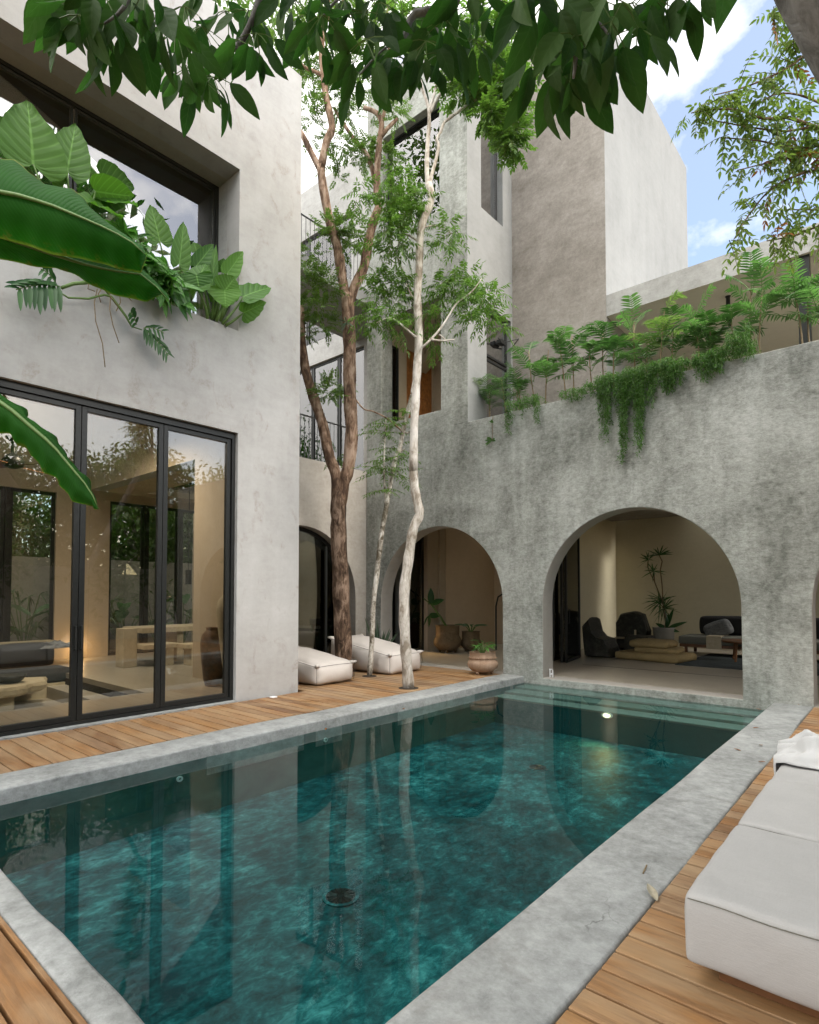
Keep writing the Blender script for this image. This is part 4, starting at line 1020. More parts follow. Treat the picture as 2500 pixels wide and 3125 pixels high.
# trailing monstera
mo = thing('monstera', 'trailing monstera with split leaves and aerial roots hanging over the planter edge', 'plant', (-7.0, 2.6, 5.15))
lf, stm, rt = MB(), MB(), MB()
XM = -6.95
P3 = lambda a, b, X=XM: onx(*z3(a, b), X)
stm.tube([P3(360, 1205), P3(430, 1180), P3(520, 1172), P3(600, 1190, -7.0), P3(640, 1240)], [.018, .02, .022, .022, .02], 7)
stm.tube([P3(350, 1230), P3(400, 1262), P3(520, 1268), P3(610, 1245), P3(650, 1255), P3(700, 1320), P3(740, 1375), P3(770, 1430), P3(830, 1450)], [.010, .011, .012, .013, .016, .016, .014, .010, .006], 7)
for pts in ([(570, 1210), (552, 1290), (560, 1400), (600, 1530), (615, 1668)], [(648, 1250), (642, 1330), (660, 1420), (697, 1527)], [(600, 1200), (575, 1240), (590, 1290)], [(700, 1240), (705, 1290), (680, 1340)], [(740, 1250), (770, 1280)], [(620, 1200), (650, 1260), (690, 1310)], [(520, 1180), (515, 1210), (555, 1225)]):
    rt.tube([P3(a, b, XM+.02*rnd.random()) for a, b in pts], .006, 5)
rt.build('aerial_root', M['cane'], mo, smooth=True)
def splitleaf(Bp, Tp, n, L_, X, droop):
    B_, T_ = P3(*Bp, X), P3(*Tp, X+.1); ax = T_-B_; d = unit(ax)
    s_ = unit(np.cross(d, (1.0, 0, .1)))
    stm.tube(curve(B_, T_, -.03, 6), .006, 5)
    for i in range(n):
        t = (i+.3)/n; q = B_+ax*t+np.array([0, 0, .03*4*t*(1-t)])
        for sd in (-1, 1):
            dd = unit(s_*sd*.9+d*.55+np.array([.25, 0, -droop])+.12*rvec())
            ll = L_*(1-.5*abs(t-.35))*rnd.uniform(.85, 1.1)
            lf.leaves([q], [dd], [unit((1, -.3, .3)+.25*rvec())], ll, ll*.26, ((0, .3), (.3, 1), (.65, .85), (.88, .5), (1, .05)), .3, .35)
splitleaf((350, 1195), (95, 1215), 9, .26, -6.9, .5)
splitleaf((330, 1180), (240, 1095), 4, .16, -6.95, .1)
splitleaf((840, 1445), (985, 1600), 9, .15, -6.93, .45); splitleaf((800, 1420), (760, 1350), 4, .14, -6.93, .1); splitleaf((840, 1440), (960, 1470), 5, .14, -6.93, .3)
lf.build('leaf_blade', M['monstera'], mo, smooth=True); stm.build('vine', M['stem'], mo, smooth=True)

# ---- banana plant: three big leaves reach in from the left
DB = 4.5
bn = thing('banana_plant', 'banana plant reaching in from the left with huge drooping green leaves', 'plant', at(-420, 2560, DB)*np.array([1, 1, 0]))
z1b = lambda a, b: (a/4.3125, 1150+b/4.3125)
def bleaf(mid, top, bot, dm, dt, db, name, tear=0.0, seed=0, conv=z3):
    def interp(poly, t):
        ps = [np.array(conv(*p)) for p in poly]; seg = [np.linalg.norm(ps[i+1]-ps[i]) for i in range(len(ps)-1)]; tot = sum(seg); g_ = t*tot
        for i, l in enumerate(seg):
            if g_ <= l or i == len(seg)-1: return ps[i]+(ps[i+1]-ps[i])*(g_/l)
            g_ -= l
    rows = []; nn = 70
    for i in range(nn+1):
        t = i/nn; row = []
        a, b, c = interp(top, t), interp(mid, t), interp(bot, t)
        A_, B_, C_ = at(*a, dt(t)), at(*b, dm(t)), at(*c, db(t))
        ra = .012*math.sin(t*60+seed)+.010*math.sin(t*23+seed*2); rc = .014*math.sin(t*50+seed+1)+.01*math.sin(t*19+seed)
        for k in range(7): s = k/6; bow = .06*math.sin(math.pi*s); row.append(A_+(B_-A_)*s+c_u*bow*.6-c_f*bow*.5+(c_f*ra+c_u*ra*.5)*(1-s)**2)
        for k in range(1, 7): s = k/6; bow = .08*math.sin(math.pi*s); row.append(B_+(C_-B_)*s-c_f*bow*.7+c_r*bow*.2+(c_f*rc+c_u*rc*.5)*s*s)
        rows.append(row)
    mb = MB().grid(rows)
    return mb.build('leaf_blade', M['banana'], bn, smooth=True), [at(*interp(mid, i/12), dm(i/12)-.012) for i in range(13)]
ribs = MB()
_, r1 = bleaf([(-300, 640), (-60, 632), (120, 665), (300, 720), (470, 790), (620, 855), (760, 925), (850, 1010)],
      [(-300, 430), (-60, 440), (85, 455), (265, 600), (430, 625), (500, 690), (560, 770), (640, 860), (720, 935), (850, 1004)],
      [(-300, 880), (-60, 900), (60, 930), (200, 970), (310, 1010), (450, 1030), (600, 1065), (720, 1100), (835, 1118), (850, 1020)],
      lambda t: DB-.15+.1*t, lambda t: DB+.12+.1*t, lambda t: DB+.05+.1*t, 'a', seed=1)
ribs.tube(r1, [.020, .019, .018, .017, .016, .014, .012, .011, .009, .008, .006, .005, .003], 7)
_, r2 = bleaf([(-300, 850), (-60, 880), (150, 950), (320, 1010), (520, 1075), (700, 1110), (830, 1125), (930, 1210), (990, 1280)],
      [(-300, 760), (-60, 800), (150, 880), (320, 960), (520, 1030), (700, 1085), (835, 1120), (900, 1185), (990, 1275)],
      [(-300, 1010), (-60, 1030), (50, 1045), (180, 1075), (230, 1085), (330, 1090), (420, 1120), (540, 1190), (680, 1250), (860, 1288), (945, 1240), (990, 1285)],
      lambda t: DB+.12+.15*t, lambda t: DB+.3+.15*t, lambda t: DB+.25+.15*t, 'b', seed=4)
ribs.tube(r2, [.02]*6+[.014, .012, .01, .008, .006, .004, .003], 7)
_, r3 = bleaf([(-350, 150), (-60, 290), (60, 370), (180, 455), (310, 570), (450, 690), (600, 815), (740, 950), (880, 1120), (980, 1240), (1080, 1350), (1170, 1470), (1250, 1610), (1300, 1745)],
      [(-350, 50), (-60, 180), (30, 220), (75, 300), (130, 350), (330, 420), (380, 500), (375, 550), (550, 670), (730, 800), (840, 960), (985, 1170), (1060, 1280), (1165, 1345), (1220, 1520), (1265, 1600), (1303, 1740)],
      [(-350, 560), (-60, 690), (40, 740), (120, 740), (240, 900), (330, 960), (440, 1050), (500, 1140), (600, 1250), (740, 1350), (850, 1530), (960, 1620), (1090, 1680), (1240, 1692), (1240, 1750), (1303, 1750)],
      lambda t: DB-.3-.1*t, lambda t: DB-.2-.1*t, lambda t: DB-.2-.1*t, 'c', seed=7, conv=z1b)
ribs.tube(r3, [.018, .017, .016, .015, .014, .013, .012, .01, .009, .008, .006, .005, .003], 7)
foot = at(-420, 2560, DB); foot[2] = 0
cr_ = foot+np.array([0, 0, 2.2])
ribs.tube([cr_, (cr_+r1[0])/2+np.array([0, 0, .25]), r1[0]], [.03, .025, .02], 7); ribs.tube([cr_, (cr_+r2[0])/2+np.array([0, 0, .2]), r2[0]], [.03, .025, .02], 7); ribs.tube([cr_, (cr_+r3[0])/2+np.array([0, 0, .1]), r3[0]], [.03, .025, .018], 7)
ribs.build('midrib', M['stem'], bn, smooth=True)
MB().tube([foot, foot+np.array([.02, 0, 1.1]), cr_], [.11, .09, .06], 12).build('stem', M['stem'], bn, smooth=True)

# ---- terrace palms
z5 = lambda a, b: (1400+a/1.568, 780+b/1.568)
def frond(lm, tm, p, d, ln, nl, L_, W_, arch_=.6):
    pts = []
    for i in range(9):
        t = i/8; pts.append(p+d*ln*t+np.array([0, 0, 1.0])*ln*(.25*t-arch_*t*t))
    tm.tube(pts, [.006]*4+[.004]*3+[.002]*2, 4, False)
    P, D, U, LL = [], [], [], []
    for i in range(nl):
        t = .18+.82*(i+.5)/nl; k = min(int(t*8), 7); f_ = t*8-k
        q = pts[k]+(pts[k+1]-pts[k])*f_; tg = unit(pts[k+1]-pts[k]); sd_ = unit(np.cross(tg, (0, 0, 1))); up = np.cross(sd_, tg)
        for s in (-1, 1):
            P.append(q); D.append(unit(sd_*s*.85+tg*.6+up*.12+np.array([0, 0, -.15])+.10*rvec())); U.append(unit(up+.2*rvec())); LL.append(L_*(.55+.5*math.sin(math.pi*min(1, t*.9))))
    LL = np.array(LL); lm.leaves(P, D, U, LL, W_, ((0, .35), (.3, 1), (.7, .7), (1, .02)), .25, .22)
def palm(label, base, top, nf, fl, nl=15, L_=.17, W_=.022, mat='palm', name='feather_palm', group='feather palms along the terrace edge', canes=1):
    t = thing(name, label, 'palm', base, group)
    lm, tm, cn = MB(), MB(), MB()
    for c in range(canes):
        b_ = base+np.array([rnd.uniform(-.05, .05), rnd.uniform(-.05, .05), 0])*(canes > 1)
        tp = top+np.array([rnd.uniform(-.12, .12), rnd.uniform(-.08, .08), -rnd.random()*.25])*(c > 0)
        cn.tube(curve(b_, tp, 0, 5, (rnd.uniform(-.04, .04), 0, 0)), [.014, .013, .012, .011, .010, .008], 6)
        for k in range(nf):
            a = 2*math.pi*(k+rnd.random()*.5)/nf; el = rnd.uniform(.5, 2.2)
            d_ = unit((math.cos(a), math.sin(a), el)); hgt = rnd.uniform(.5, 1.0)
            frond(lm, tm, b_+(tp-b_)*hgt, d_, fl*rnd.uniform(.75, 1.15), nl, L_, W_, rnd.uniform(.30, .65))
    lm.build('frond', M[mat], t); tm.build('frond_stalk', M['stem'], t); cn.build('cane', M['cane'], t, smooth=True)
    return t
plist = [(110, 62, 640, 'sparse yellowish', .40), (150, 150, 640, 'thin', .36), (243, 205, 590, 'wispy', .42), (300, 285, 585, 'wispy dark', .40), (385, 335, 455, 'full tall', .48), (415, 430, 450, 'broad-leaved', .46), (520, 480, 400, 'slender leaning', .45), (552, 542, 385, 'bright slender', .44), (655, 625, 440, 'low bushy', .42), (702, 690, 370, 'dense dark', .5),
         (748, 745, 440, 'small', .40), (850, 838, 315, 'tall arching', .5), (900, 905, 400, 'short leafy', .45), (965, 985, 265, 'tall pale-tipped', .5), (1030, 1030, 370, 'spreading dark', .5), (1160, 1128, 290, 'tall bright', .46), (1180, 1200, 320, 'bright arching', .42), (1215, 1195, 410, 'small bright', .38), (1350, 1305, 320, 'leaning dark', .45),
         (1418, 1400, 150, 'very tall dark', .52), (1445, 1455, 165, 'very tall drooping', .46), (1650, 1605, 170, 'tall black-green', .55), (1695, 1675, 160, 'tall full', .52), (1730, 1730, 190, 'tall edge', .5)]
ords = ['first', 'second', 'third', 'fourth', 'fifth', 'sixth', 'seventh', 'eighth', 'ninth', 'tenth', 'eleventh', 'twelfth', 'thirteenth', 'fourteenth', 'fifteenth', 'sixteenth', 'seventeenth', 'eighteenth', 'nineteenth', 'twentieth', 'twenty-first', 'twenty-second', 'twenty-third', 'twenty-fourth']
for i, (bx_, tx_, ty_, ad, fl) in enumerate(plist):
    yy = AY+.45+.25*((i*7) % 5)/5
    b_ = ony(*z5(bx_, 600), yy); b_[2] = 4.74
    tp = ony(*z5(tx_, ty_), yy+rnd.uniform(-.08, .08))
    palm('%s feather palm on the planted terrace edge, %s from the left' % (ad, ords[i]), b_, tp, 7, fl*1.15, 10, .2 if i > 3 else .17, .030 if i > 3 else .014, ('palm_pale' if 'yellow' in ad or 'pale' in ad else 'palm_dark' if 'dark' in ad or i % 3 == 1 else 'palm'), canes=2 if i < 4 else 1)
# small broad plants between the palms
def rosette(name, label, cat, c, n, L_, W_, mat, up=.5, group=None, st='lance', sag=.5, build=True):
    m = MB()
    for k in range(n):
        a = 2*math.pi*k*.382+rnd.random()*.4; d_ = unit((math.cos(a), math.sin(a), up*rnd.uniform(.4, 1.6)))
        m.leaves([c], [d_], [unit(np.array([0, 0, 1])-d_*d_[2]+.15*rvec())], L_*rnd.uniform(.7, 1.1), W_, ST[st], .3, sag)
    if not build: return m
    return tag(m.build(name, mat), label, cat, group)
for px, py, lb in ((435, 690, 'low broad-leaved seedling on the terrace edge beside the leftmost hanging fern'), (540, 660, 'pale green broad-leaved seedling on the terrace edge above the small hanging fern'), (1498, 440, 'young palm seedling with few upright leaflets on the terrace edge')):
    b_ = ony(*z5(px, py), AY+.3); b_[2] = 4.80
    rosette('seedling', lb, 'plant', b_, 13, .28, .055, M['palm'], 1.1)
# ---- hanging asparagus ferns
def hangfern(label, x0, x1, ytop, strands, seed, mound=.18):
    """strands = list of (pixel x, pixel y of its tip)"""
    t = thing('hanging_fern', label, 'fern', ony(*z5((x0+x1)/2, ytop), AY), 'asparagus ferns hanging over the terrace wall')
    lm, tm = MB(), MB()
    for px, py in strands:
        tip = ony(*z5(px, py), AY-.06-.10*rnd.random())
        root = np.array([tip[0]+rnd.uniform(-.12, .12), AY+.06+.2*rnd.random(), 4.84])
        top = np.array([tip[0]+rnd.uniform(-.05, .05), AY-.06-.10*rnd.random(), 4.90+rnd.random()*mound])
        pts = [root, (root+top)/2+np.array([0, 0, .05+rnd.random()*mound*.6]), top]
        L0 = max(top[2]-tip[2], .05); k = max(int(L0/.07), 2)
        for j in range(1, k+1): pts.append(top+(tip-top)*(j/k)+np.array([.018*math.sin(j*1.3+px), .012*math.sin(j*2.1+py), 0]))
        tm.tube(pts, .003, 4, False)
        P, D, U = [], [], []
        for j in range(len(pts)-1):
            for e in range(11):
                q = pts[j]+(pts[j+1]-pts[j])*RG.random(); o_ = rvec()
                P.append(q+o_*.03*RG.random()); D.append(unit(o_+np.array([0, 0, -.35]))); U.append(rvec())
        lm.leaves(P, D, U, RG.uniform(.035, .062, len(P)), .013, ST['rhomb'], .1, .2)
    lm.build('foliage', M['fern'], t); tm.build('stem', M['stem'], t)
def fan(x0, x1, y_a, y_b, n, jitter=20):
    return [(x0+(x1-x0)*(i+.5)/n+rnd.uniform(-5, 5), y_a+(y_b-y_a)*rnd.random()+rnd.uniform(-jitter, jitter)) for i in range(n)]
hangfern('asparagus fern with two thin trailing tails at the left end of the terrace wall', 230, 380, 720, fan(255, 370, 700, 740, 16, 8)+[(225, 850), (232, 800), (240, 780), (248, 860), (255, 800), (300, 775), (370, 800), (378, 770), (376, 805), (236, 830)], 1, .14)
hangfern('small asparagus fern tuft beside the pale seedling on the terrace wall', 490, 590, 675, fan(490, 595, 670, 700, 14, 8), 2, .08)
hangfern('small round asparagus fern clump just left of the largest hanging fern', 605, 695, 640, fan(605, 700, 630, 670, 14, 8), 3, .16)
hangfern('largest asparagus fern, a dense curtain with three long tails down the wall', 660, 900, 640, fan(660, 900, 640, 770, 46, 20)+fan(675, 725, 790, 880, 7)+fan(770, 805, 820, 980, 8)+fan(848, 885, 810, 940, 8)+[(785, 985), (790, 1000), (860, 955), (705, 890)], 4, .2)
hangfern('asparagus fern with a thick bright clump and one short tail right of the largest fern', 905, 1070, 580, fan(905, 1070, 560, 640, 34, 16)+fan(910, 930, 660, 740, 6, 8)+fan(990, 1030, 610, 665, 8, 8), 5, .2)
hangfern('asparagus fern clump hanging below the leaning palm', 1075, 1260, 540, fan(1080, 1260, 500, 550, 22, 10)+fan(1145, 1255, 540, 610, 22, 14), 6, .16)
hangfern('upright asparagus fern mound on the terrace edge under the very tall palms', 1275, 1410, 480, fan(1275, 1410, 445, 490, 30, 14), 7, .45)
# rosette clinging to the wall
sg = thing('wall_fern', 'small green rosette fern clinging to the wall below the terrace corner', 'fern', ony(*z5(158, 890), AY))
c = ony(*z5(160, 885), AY-.04); m = MB()
for k in range(13):
    a = rnd.uniform(-2.4, 2.4); d_ = unit((math.sin(a), -.45, math.cos(a)*.8)); m.leaves([c], [d_], [unit((0, -1, .3))], rnd.uniform(.10, .17), .05, ST['lance'], .2, .2)
for k in range(3):
    q = ony(*z5(160+rnd.uniform(-8, 8), 800), AY-.02); m.leaves([q], [unit((rnd.uniform(-.5, .5), -.3, rnd.uniform(-1, 1)))], [(0, -1, .2)], .09, .035, ST['lance'], .2, .1)
m.build('leaf_blade', M['fern'], sg)
MB().tube([ony(*z5(a, b), AY-.015) for a, b in ((165, 765), (160, 800), (163, 850), (160, 885))], .006, 5).build('root', M['cane'], sg)

def cloud(lm, c, R_, n, L_, W_, clumps=26, spread=.33):
    c = np.asarray(c, float); R_ = np.asarray(R_, float)
    cc = RG.normal(size=(clumps, 3)); cc /= np.linalg.norm(cc, axis=1, keepdims=True); cc = c+cc*R_*(RG.random((clumps, 1))**.4)
    k = RG.integers(0, clumps, n); P = cc[k]+RG.normal(size=(n, 3))*R_*spread*.55
    D = RG.normal(size=(n, 3)); D[:, 2] -= .5; U = RG.normal(size=(n, 3)); U[:, 2] += 1
    lm.leaves(P, D, U, L_*RG.uniform(.7, 1.3, n), W_*RG.uniform(.8, 1.2, n), ST['rhomb'], .25, .15)
# ---- broad-leaved tree overhead: trunk at the right, boughs over the camera
ov = thing('overhanging_tree', 'large overhead tree with dark drooping broad leaves and a grey trunk at the top right', 'tree', (2.6, 2.4, 0))
m = MB()
tp = [np.array([2.6, 2.4, 0]), np.array([2.3, 2.5, 1.4]), at(2790, 480, 2.9), at(2585, 130, 2.75), at(2470, -60, 2.75), at(2330, -330, 2.8), at(2100, -600, 2.9)]
m.tube(tp, [.26, .22, .18, .15, .14, .12, .10], 18, True, .03); m.build('trunk', M['bark_grey'], ov, smooth=True)
m = MB()
cr0 = tp[5]
def bough(pix, dep, w): limb(m, pix, dep, w, 8, .02)
bough([(2330, -330), (1900, -320), (1760, -150), (1766, -40), (1757, 174), (1750, 239)], [2.8, 2.3, 2.0, 1.95, 1.9, 1.9], (40, 7))
bough([(2330, -330), (1700, -420), (1420, -200), (1390, 5), (1268, 42), (1240, 100), (1222, 125), (1195, 168)], [2.8, 2.7, 2.6, 2.6, 2.6, 2.6, 2.6, 2.6], (44, 6))
bough([(1700, -420), (1100, -420), (840, -200), (792, 0), (739, 123), (690, 165), (630, 188)], [2.7, 2.7, 2.6, 2.6, 2.6, 2.6, 2.6], (40, 7))
bough([(1100, -420), (650, -350), (450, -120), (380, 20), (319, 72)], [2.7, 2.4, 2.1, 2.0, 2.0], (32, 6)); bough([(1420, -200), (1180, -100), (1050, -20), (986, 50)], 2.6, (20, 5)); bough([(1750, 36), (1830, 72), (1870, 130)], 1.9, (12, 5)); bough([(1900, -320), (1960, -100), (2010, -10)], [2.3, 2.2, 2.2], (16, 5))
bough([(1240, 100), (1160, 160), (1098, 228)], 2.6, (8, 5)); bough([(1300, 30), (1340, 100), (1350, 170)], 2.6, (8, 5))
m.build('bough', M['bark_grey'], ov, smooth=True)
lf, stm = MB(), MB()
OV = [(0, .08), (.08, .42), (.2, .78), (.35, .98), (.5, 1.0), (.65, .86), (.8, .58), (.9, .32), (.97, .10), (1.0, .01)]
def whorl(px, py, dep, n, L_, spread=1.25, seed=0, ang0=None):
    c = at(px, py, dep)
    for k in range(n):
        a = (-spread+2*spread*(k+.5)/n) + rnd.uniform(-.18, .18)
        d_ = unit(c_r*math.sin(a) - np.array([0, 0, 1])*math.cos(a)*.9 + c_f*rnd.uniform(-.55, .55) + np.array([0, 0, -.15]))
        pl = rnd.uniform(.05, .10); b_ = c+unit(d_+np.array([0, 0, .35]))*pl
        stm.tube([c, (c+b_)/2+np.array([0, 0, .006]), b_], .0022, 4, False)
        ll = L_*rnd.choice((.55, .75, .9, 1.0, 1.05, 1.15))
        nn = unit(unit(EYE-c)*.8+rvec()*.75+np.array([0, 0, .35]))
        broad(lf, b_, b_+unit(d_+np.array([0, 0, -.25]))*ll, ll*rnd.uniform(.34, .50), nn, OV, rnd.uniform(.05, .4), .016, rnd.uniform(.08, .42), seed+k)
for (px, py) in ((239, 45), (319, 72), (391, 20), (215, -25), (440, -20), (300, -40), (210, -60), (480, 30), (360, -30), (250, -50)): whorl(px, py, 2.0+rnd.uniform(-.1, .15), 6, .165, 1.0, px)
for (px, py) in ((536, 95), (616, 80), (529, 180), (590, 200), (638, 188), (725, 120), (739, 195), (652, 235), (783, 100), (696, 35), (565, 20), (640, -20), (760, 30), (830, -10), (590, 130), (690, 230), (500, 60), (610, 240), (800, 40)): (whorl(px, py, 2.6+rnd.uniform(-.25, .3), 6, .15, 1.2, px) if rnd.random() < .78 else None)
for (px, py) in ((984, 45), (945, 50), (900, 0), (1030, 0), (985, -50), (1096, 220), (1115, 120), (1222, 120), (1263, 25), (1300, 125), (1357, 60), (1441, 25), (1180, 125), (1154, 160), (1201, 165), (1345, 165), (1399, 125), (1220, -10), (1320, -20), (1159, 5), (1480, 60), (1520, 0), (1420, -40), (1240, 180), (1380, 60), (1110, 40), (1290, 60), (1450, 120), (1070, -30)): (whorl(px, py, 2.6+rnd.uniform(-.25, .3), 6, .15, 1.2, px) if rnd.random() < .78 else None)
for (px, py) in ((1757, 165), (1750, 235), (1656, 130), (1764, 30), (1866, 120), (1830, 62), (1772, 246), (1714, 210), (1810, 200), (1680, 40), (1600, 10), (1720, -40), (1850, -20), (1790, 120), (1690, 240), (1900, 60), (1640, 200)): whorl(px, py-55, 1.95+rnd.uniform(-.12, .25), 4, .17, .95, px)
for (px, py) in ((1975, -15), (2040, -20), (2069, -40), (1946, 90), (1930, 10), (2110, -60)): whorl(px, py, 2.2+rnd.uniform(-.1, .2), 5, .16, 1.1, px)
for k in range(34):
    px = rnd.uniform(60, 2150); py = rnd.uniform(-460, -220); whorl(px, py, rnd.uniform(2.2, 3.4), 6, .20, 1.4, k)
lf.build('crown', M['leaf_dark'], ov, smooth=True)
lm = MB(); cloud(lm, (2.6, -.6, 5.4), (3.2, 3.2, .9), 11000, .30, .14, 60, .42); cloud(lm, (.6, 2.4, 9.6), (3.4, 3.4, 1.0), 9000, .36, .17, 60, .42); lm.build('upper_crown', M['leaf_dark'], ov); stm.build('petiole', M['stem'], ov)  # unseen leaf canopy added overhead to shade the daybed and right coping

lm = MB(); cloud(lm, (-9.3, 6.3, 12.8), (1.9, 1.7, 1.5), 1900, .17, .085, 30, .4); lm.build('upper_crown', M['leaf_mid'], t1)

# ---- small-leaved tree at the right edge
rt_ = thing('fine_leaved_tree', 'airy small-leaved tree with a few rusty leaves against the sky at the right', 'tree', (1.2, 5.6, 0))
m = MB(); DR = 5.2
def rl(pix, w): return limb(m, pix, DR, w, 7, .03)
RB = [rl([(2760, 560), (2620, 450), (2560, 415), (2480, 385), (2400, 358), (2330, 362), (2250, 335), (2160, 335), (2110, 345)], (16, 3)),
      rl([(2760, 160), (2600, 110), (2500, 130), (2430, 190), (2350, 235), (2260, 270), (2180, 290)], (12, 3)), rl([(2740, 640), (2600, 560), (2500, 520), (2420, 540), (2350, 580), (2290, 650), (2240, 730)], (12, 3)),
      rl([(2740, 720), (2600, 670), (2500, 690), (2420, 720), (2340, 735)], (10, 3)), rl([(2700, -20), (2560, 10), (2450, 40), (2380, 50), (2350, 40)], (9, 3)), rl([(2620, 450), (2540, 340), (2440, 290), (2360, 290), (2300, 330)], (9, 3)), rl([(2560, 415), (2480, 450), (2400, 450), (2320, 430), (2200, 420)], (9, 3)), rl([(2740, 640), (2640, 620), (2560, 640), (2480, 640), (2400, 640)], (9, 3)), rl([(2480, 385), (2400, 400), (2300, 390), (2190, 370)], (8, 3)), rl([(2600, 110), (2520, 60), (2440, 110), (2400, 150)], (8, 3)), rl([(2600, 560), (2500, 470), (2420, 480), (2330, 500), (2250, 520)], (8, 3))]
hub = at(2760, 560, DR)
for q in ((2760, 160), (2740, 640), (2740, 720), (2700, -20)): m.tube([hub, at(*q, DR)], [.03, .02], 7)
m.build('branch', M['bark_lit'], rt_, smooth=True)
MB().tube([np.array([1.2, 5.6, 0]), np.array([1.0, 5.4, 1.6]), hub], [.12, .09, .05], 12, True, .04).build('trunk', M['bark_grey'], rt_, smooth=True)
lm, tm, ru = MB(), MB(), MB()
for br in RB:
    for j, q in enumerate(br):
        v_ = EYE*0+q-EYE; xx = FPX*np.dot(v_, c_r)/np.dot(v_, c_f)+1250
        if xx > 2620: continue
        for e in range(2 if rnd.random() < .6 else 3):
            o_ = unit(rvec()+np.array([0, 0, -.35])); ln = rnd.uniform(.14, .32)
            spray(lm if rnd.random() < .965 else ru, q+.05*rvec(), o_, 5, ln, .068, .028, 'ovate', .6, tm if rnd.random() < .6 else None)
lm.build('crown', M['leaf_right'], rt_); ru.build('rusty_leaves', M['leaf_rust'], rt_); tm.build('twig', M['twig'], rt_)

# ---- far foliage: trees beyond the garden wall and beside the deck
def bigtree(name, label, base, hgt, R_, n, L_, W_, mat, group, lean=(0, 0), trunkz=.5, rad=.14, lower=True):
    t = thing(name, label, 'tree', base, group)
    b_ = np.array(base, float); top = b_+np.array([lean[0], lean[1], hgt*.8])
    m = MB(); m.tube([b_, b_+(top-b_)*.35+np.array([.12, .1, 0]), b_+(top-b_)*.7, top], [rad, rad*.8, rad*.55, rad*.25], 10, True, .05)
    for k in range(6):
        s_ = b_+(top-b_)*rnd.uniform(.3, .8); a = rnd.uniform(0, 6.28); e = s_+np.array([math.cos(a)*R_[0]*.7, math.sin(a)*R_[1]*.7, rnd.uniform(.3, 1.6)])
        m.tube(curve(s_, e, -.15, 4), [rad*.45, rad*.38, rad*.3, rad*.2, rad*.1], 7)
    m.build('trunk', M['bark_grey'], t, smooth=True)
    lm = MB(); cloud(lm, b_+np.array([lean[0], lean[1], hgt-R_[2]]), R_, n, L_, W_, 34)
    if lower: cloud(lm, b_+np.array([0, 0, 2.9]), (1.9, 2.0, 2.2), 3600, L_, W_, 30)
    lm.build('crown', M[mat], t)
    return t
gl = 'jungle trees beyond the garden wall'
for i, (x, y, hh) in enumerate(((-19.0, 2.2, 6.0), (-19.6, 5.2, 7.0), (-18.8, 7.8, 6.5), (-19.4, 10.5, 7.2), (-21.5, 3.8, 9.0), (-22.0, 8.5, 9.5), (-21.5, 13.0, 9.0), (-19.2, 13.4, 6.5))):
    bigtree('jungle_tree', 'dense green tree beyond the garden wall, %s from the left through the house windows' % ords[i] if i < 4 else 'tall green tree standing farther back beyond the garden wall, %s of its row' % ords[i-4],
            (x, y, -.09), hh, (1.9, 1.9, hh*.46), 5200, .20, .09, 'leaf_jungle', gl, (rnd.uniform(-.6, .6), rnd.uniform(-.8, .8)))
gr = 'trees shading the deck from the right'
for i, (x, y, hh) in enumerate(((5.9, -2.2, 6.6), (6.3, 1.6, 6.9), (6.0, 5.0, 6.3), (6.4, 8.4, 7.0), (6.1, 11.6, 6.5))):
    t = bigtree('shade_tree', 'tall dark shade tree beyond the boundary wall, %s counting from the near end' % ords[i], (x, y, -.09), hh, (2.1, 2.4, 1.5), 6000, .17, .085, 'leaf_jungle', gr, (0, 0), rad=.2, lower=False)
    lm = MB(); cloud(lm, (x, y, 2.9), (2.0, 2.4, 2.2), 9000, .22, .11, 44); lm.build('lower_crown', M['leaf_jungle'], t)
# planting between the back windows and the garden wall
for i, (x, y, k) in enumerate(((-15.9, 3.9, 0), (-16.1, 4.5, 1), (-15.9, 6.1, 1), (-16.2, 6.9, 0), (-15.8, 7.6, 1), (-15.9, 8.4, 0), (-16.3, 5.4, 0))):
    t = thing('garden_plant', ['broad-leaved', 'spiky fan-leaved'][k]+' plant in front of the garden wall, %s from the left behind the house' % ords[[0, 1, 3, 4, 5, 6, 2][i]], 'plant', (x, y, -.09), 'plants behind the back windows')
    lf, stm = MB(), MB()
    for e in range(9):
        a = 2*math.pi*e/9+rnd.random(); hgt = rnd.uniform(.6, 1.5); q = np.array([x+.35*math.cos(a), y+.35*math.sin(a), hgt])
        stm.tube(curve((x, y, -.09), q, -.1, 4), .012, 5)
        if k == 0: broad(lf, q, q+unit((math.cos(a), math.sin(a), -.3))*.55, .34, unit((math.cos(a)*.4, math.sin(a)*.4, 1)), seed=e)
        else:
            for f in range(12):
                b2_ = unit((math.cos(a)+rnd.uniform(-.8, .8), math.sin(a)+rnd.uniform(-.8, .8), rnd.uniform(-.3, .9))); lf.leaves([q], [b2_], [unit((0, 0, 1)+.2*rvec())], .45, .035, ST['strap'], .2, .4)
    lf.build('leaf_blade', M['monstera'], t, smooth=True); stm.build('stem', M['stem'], t)
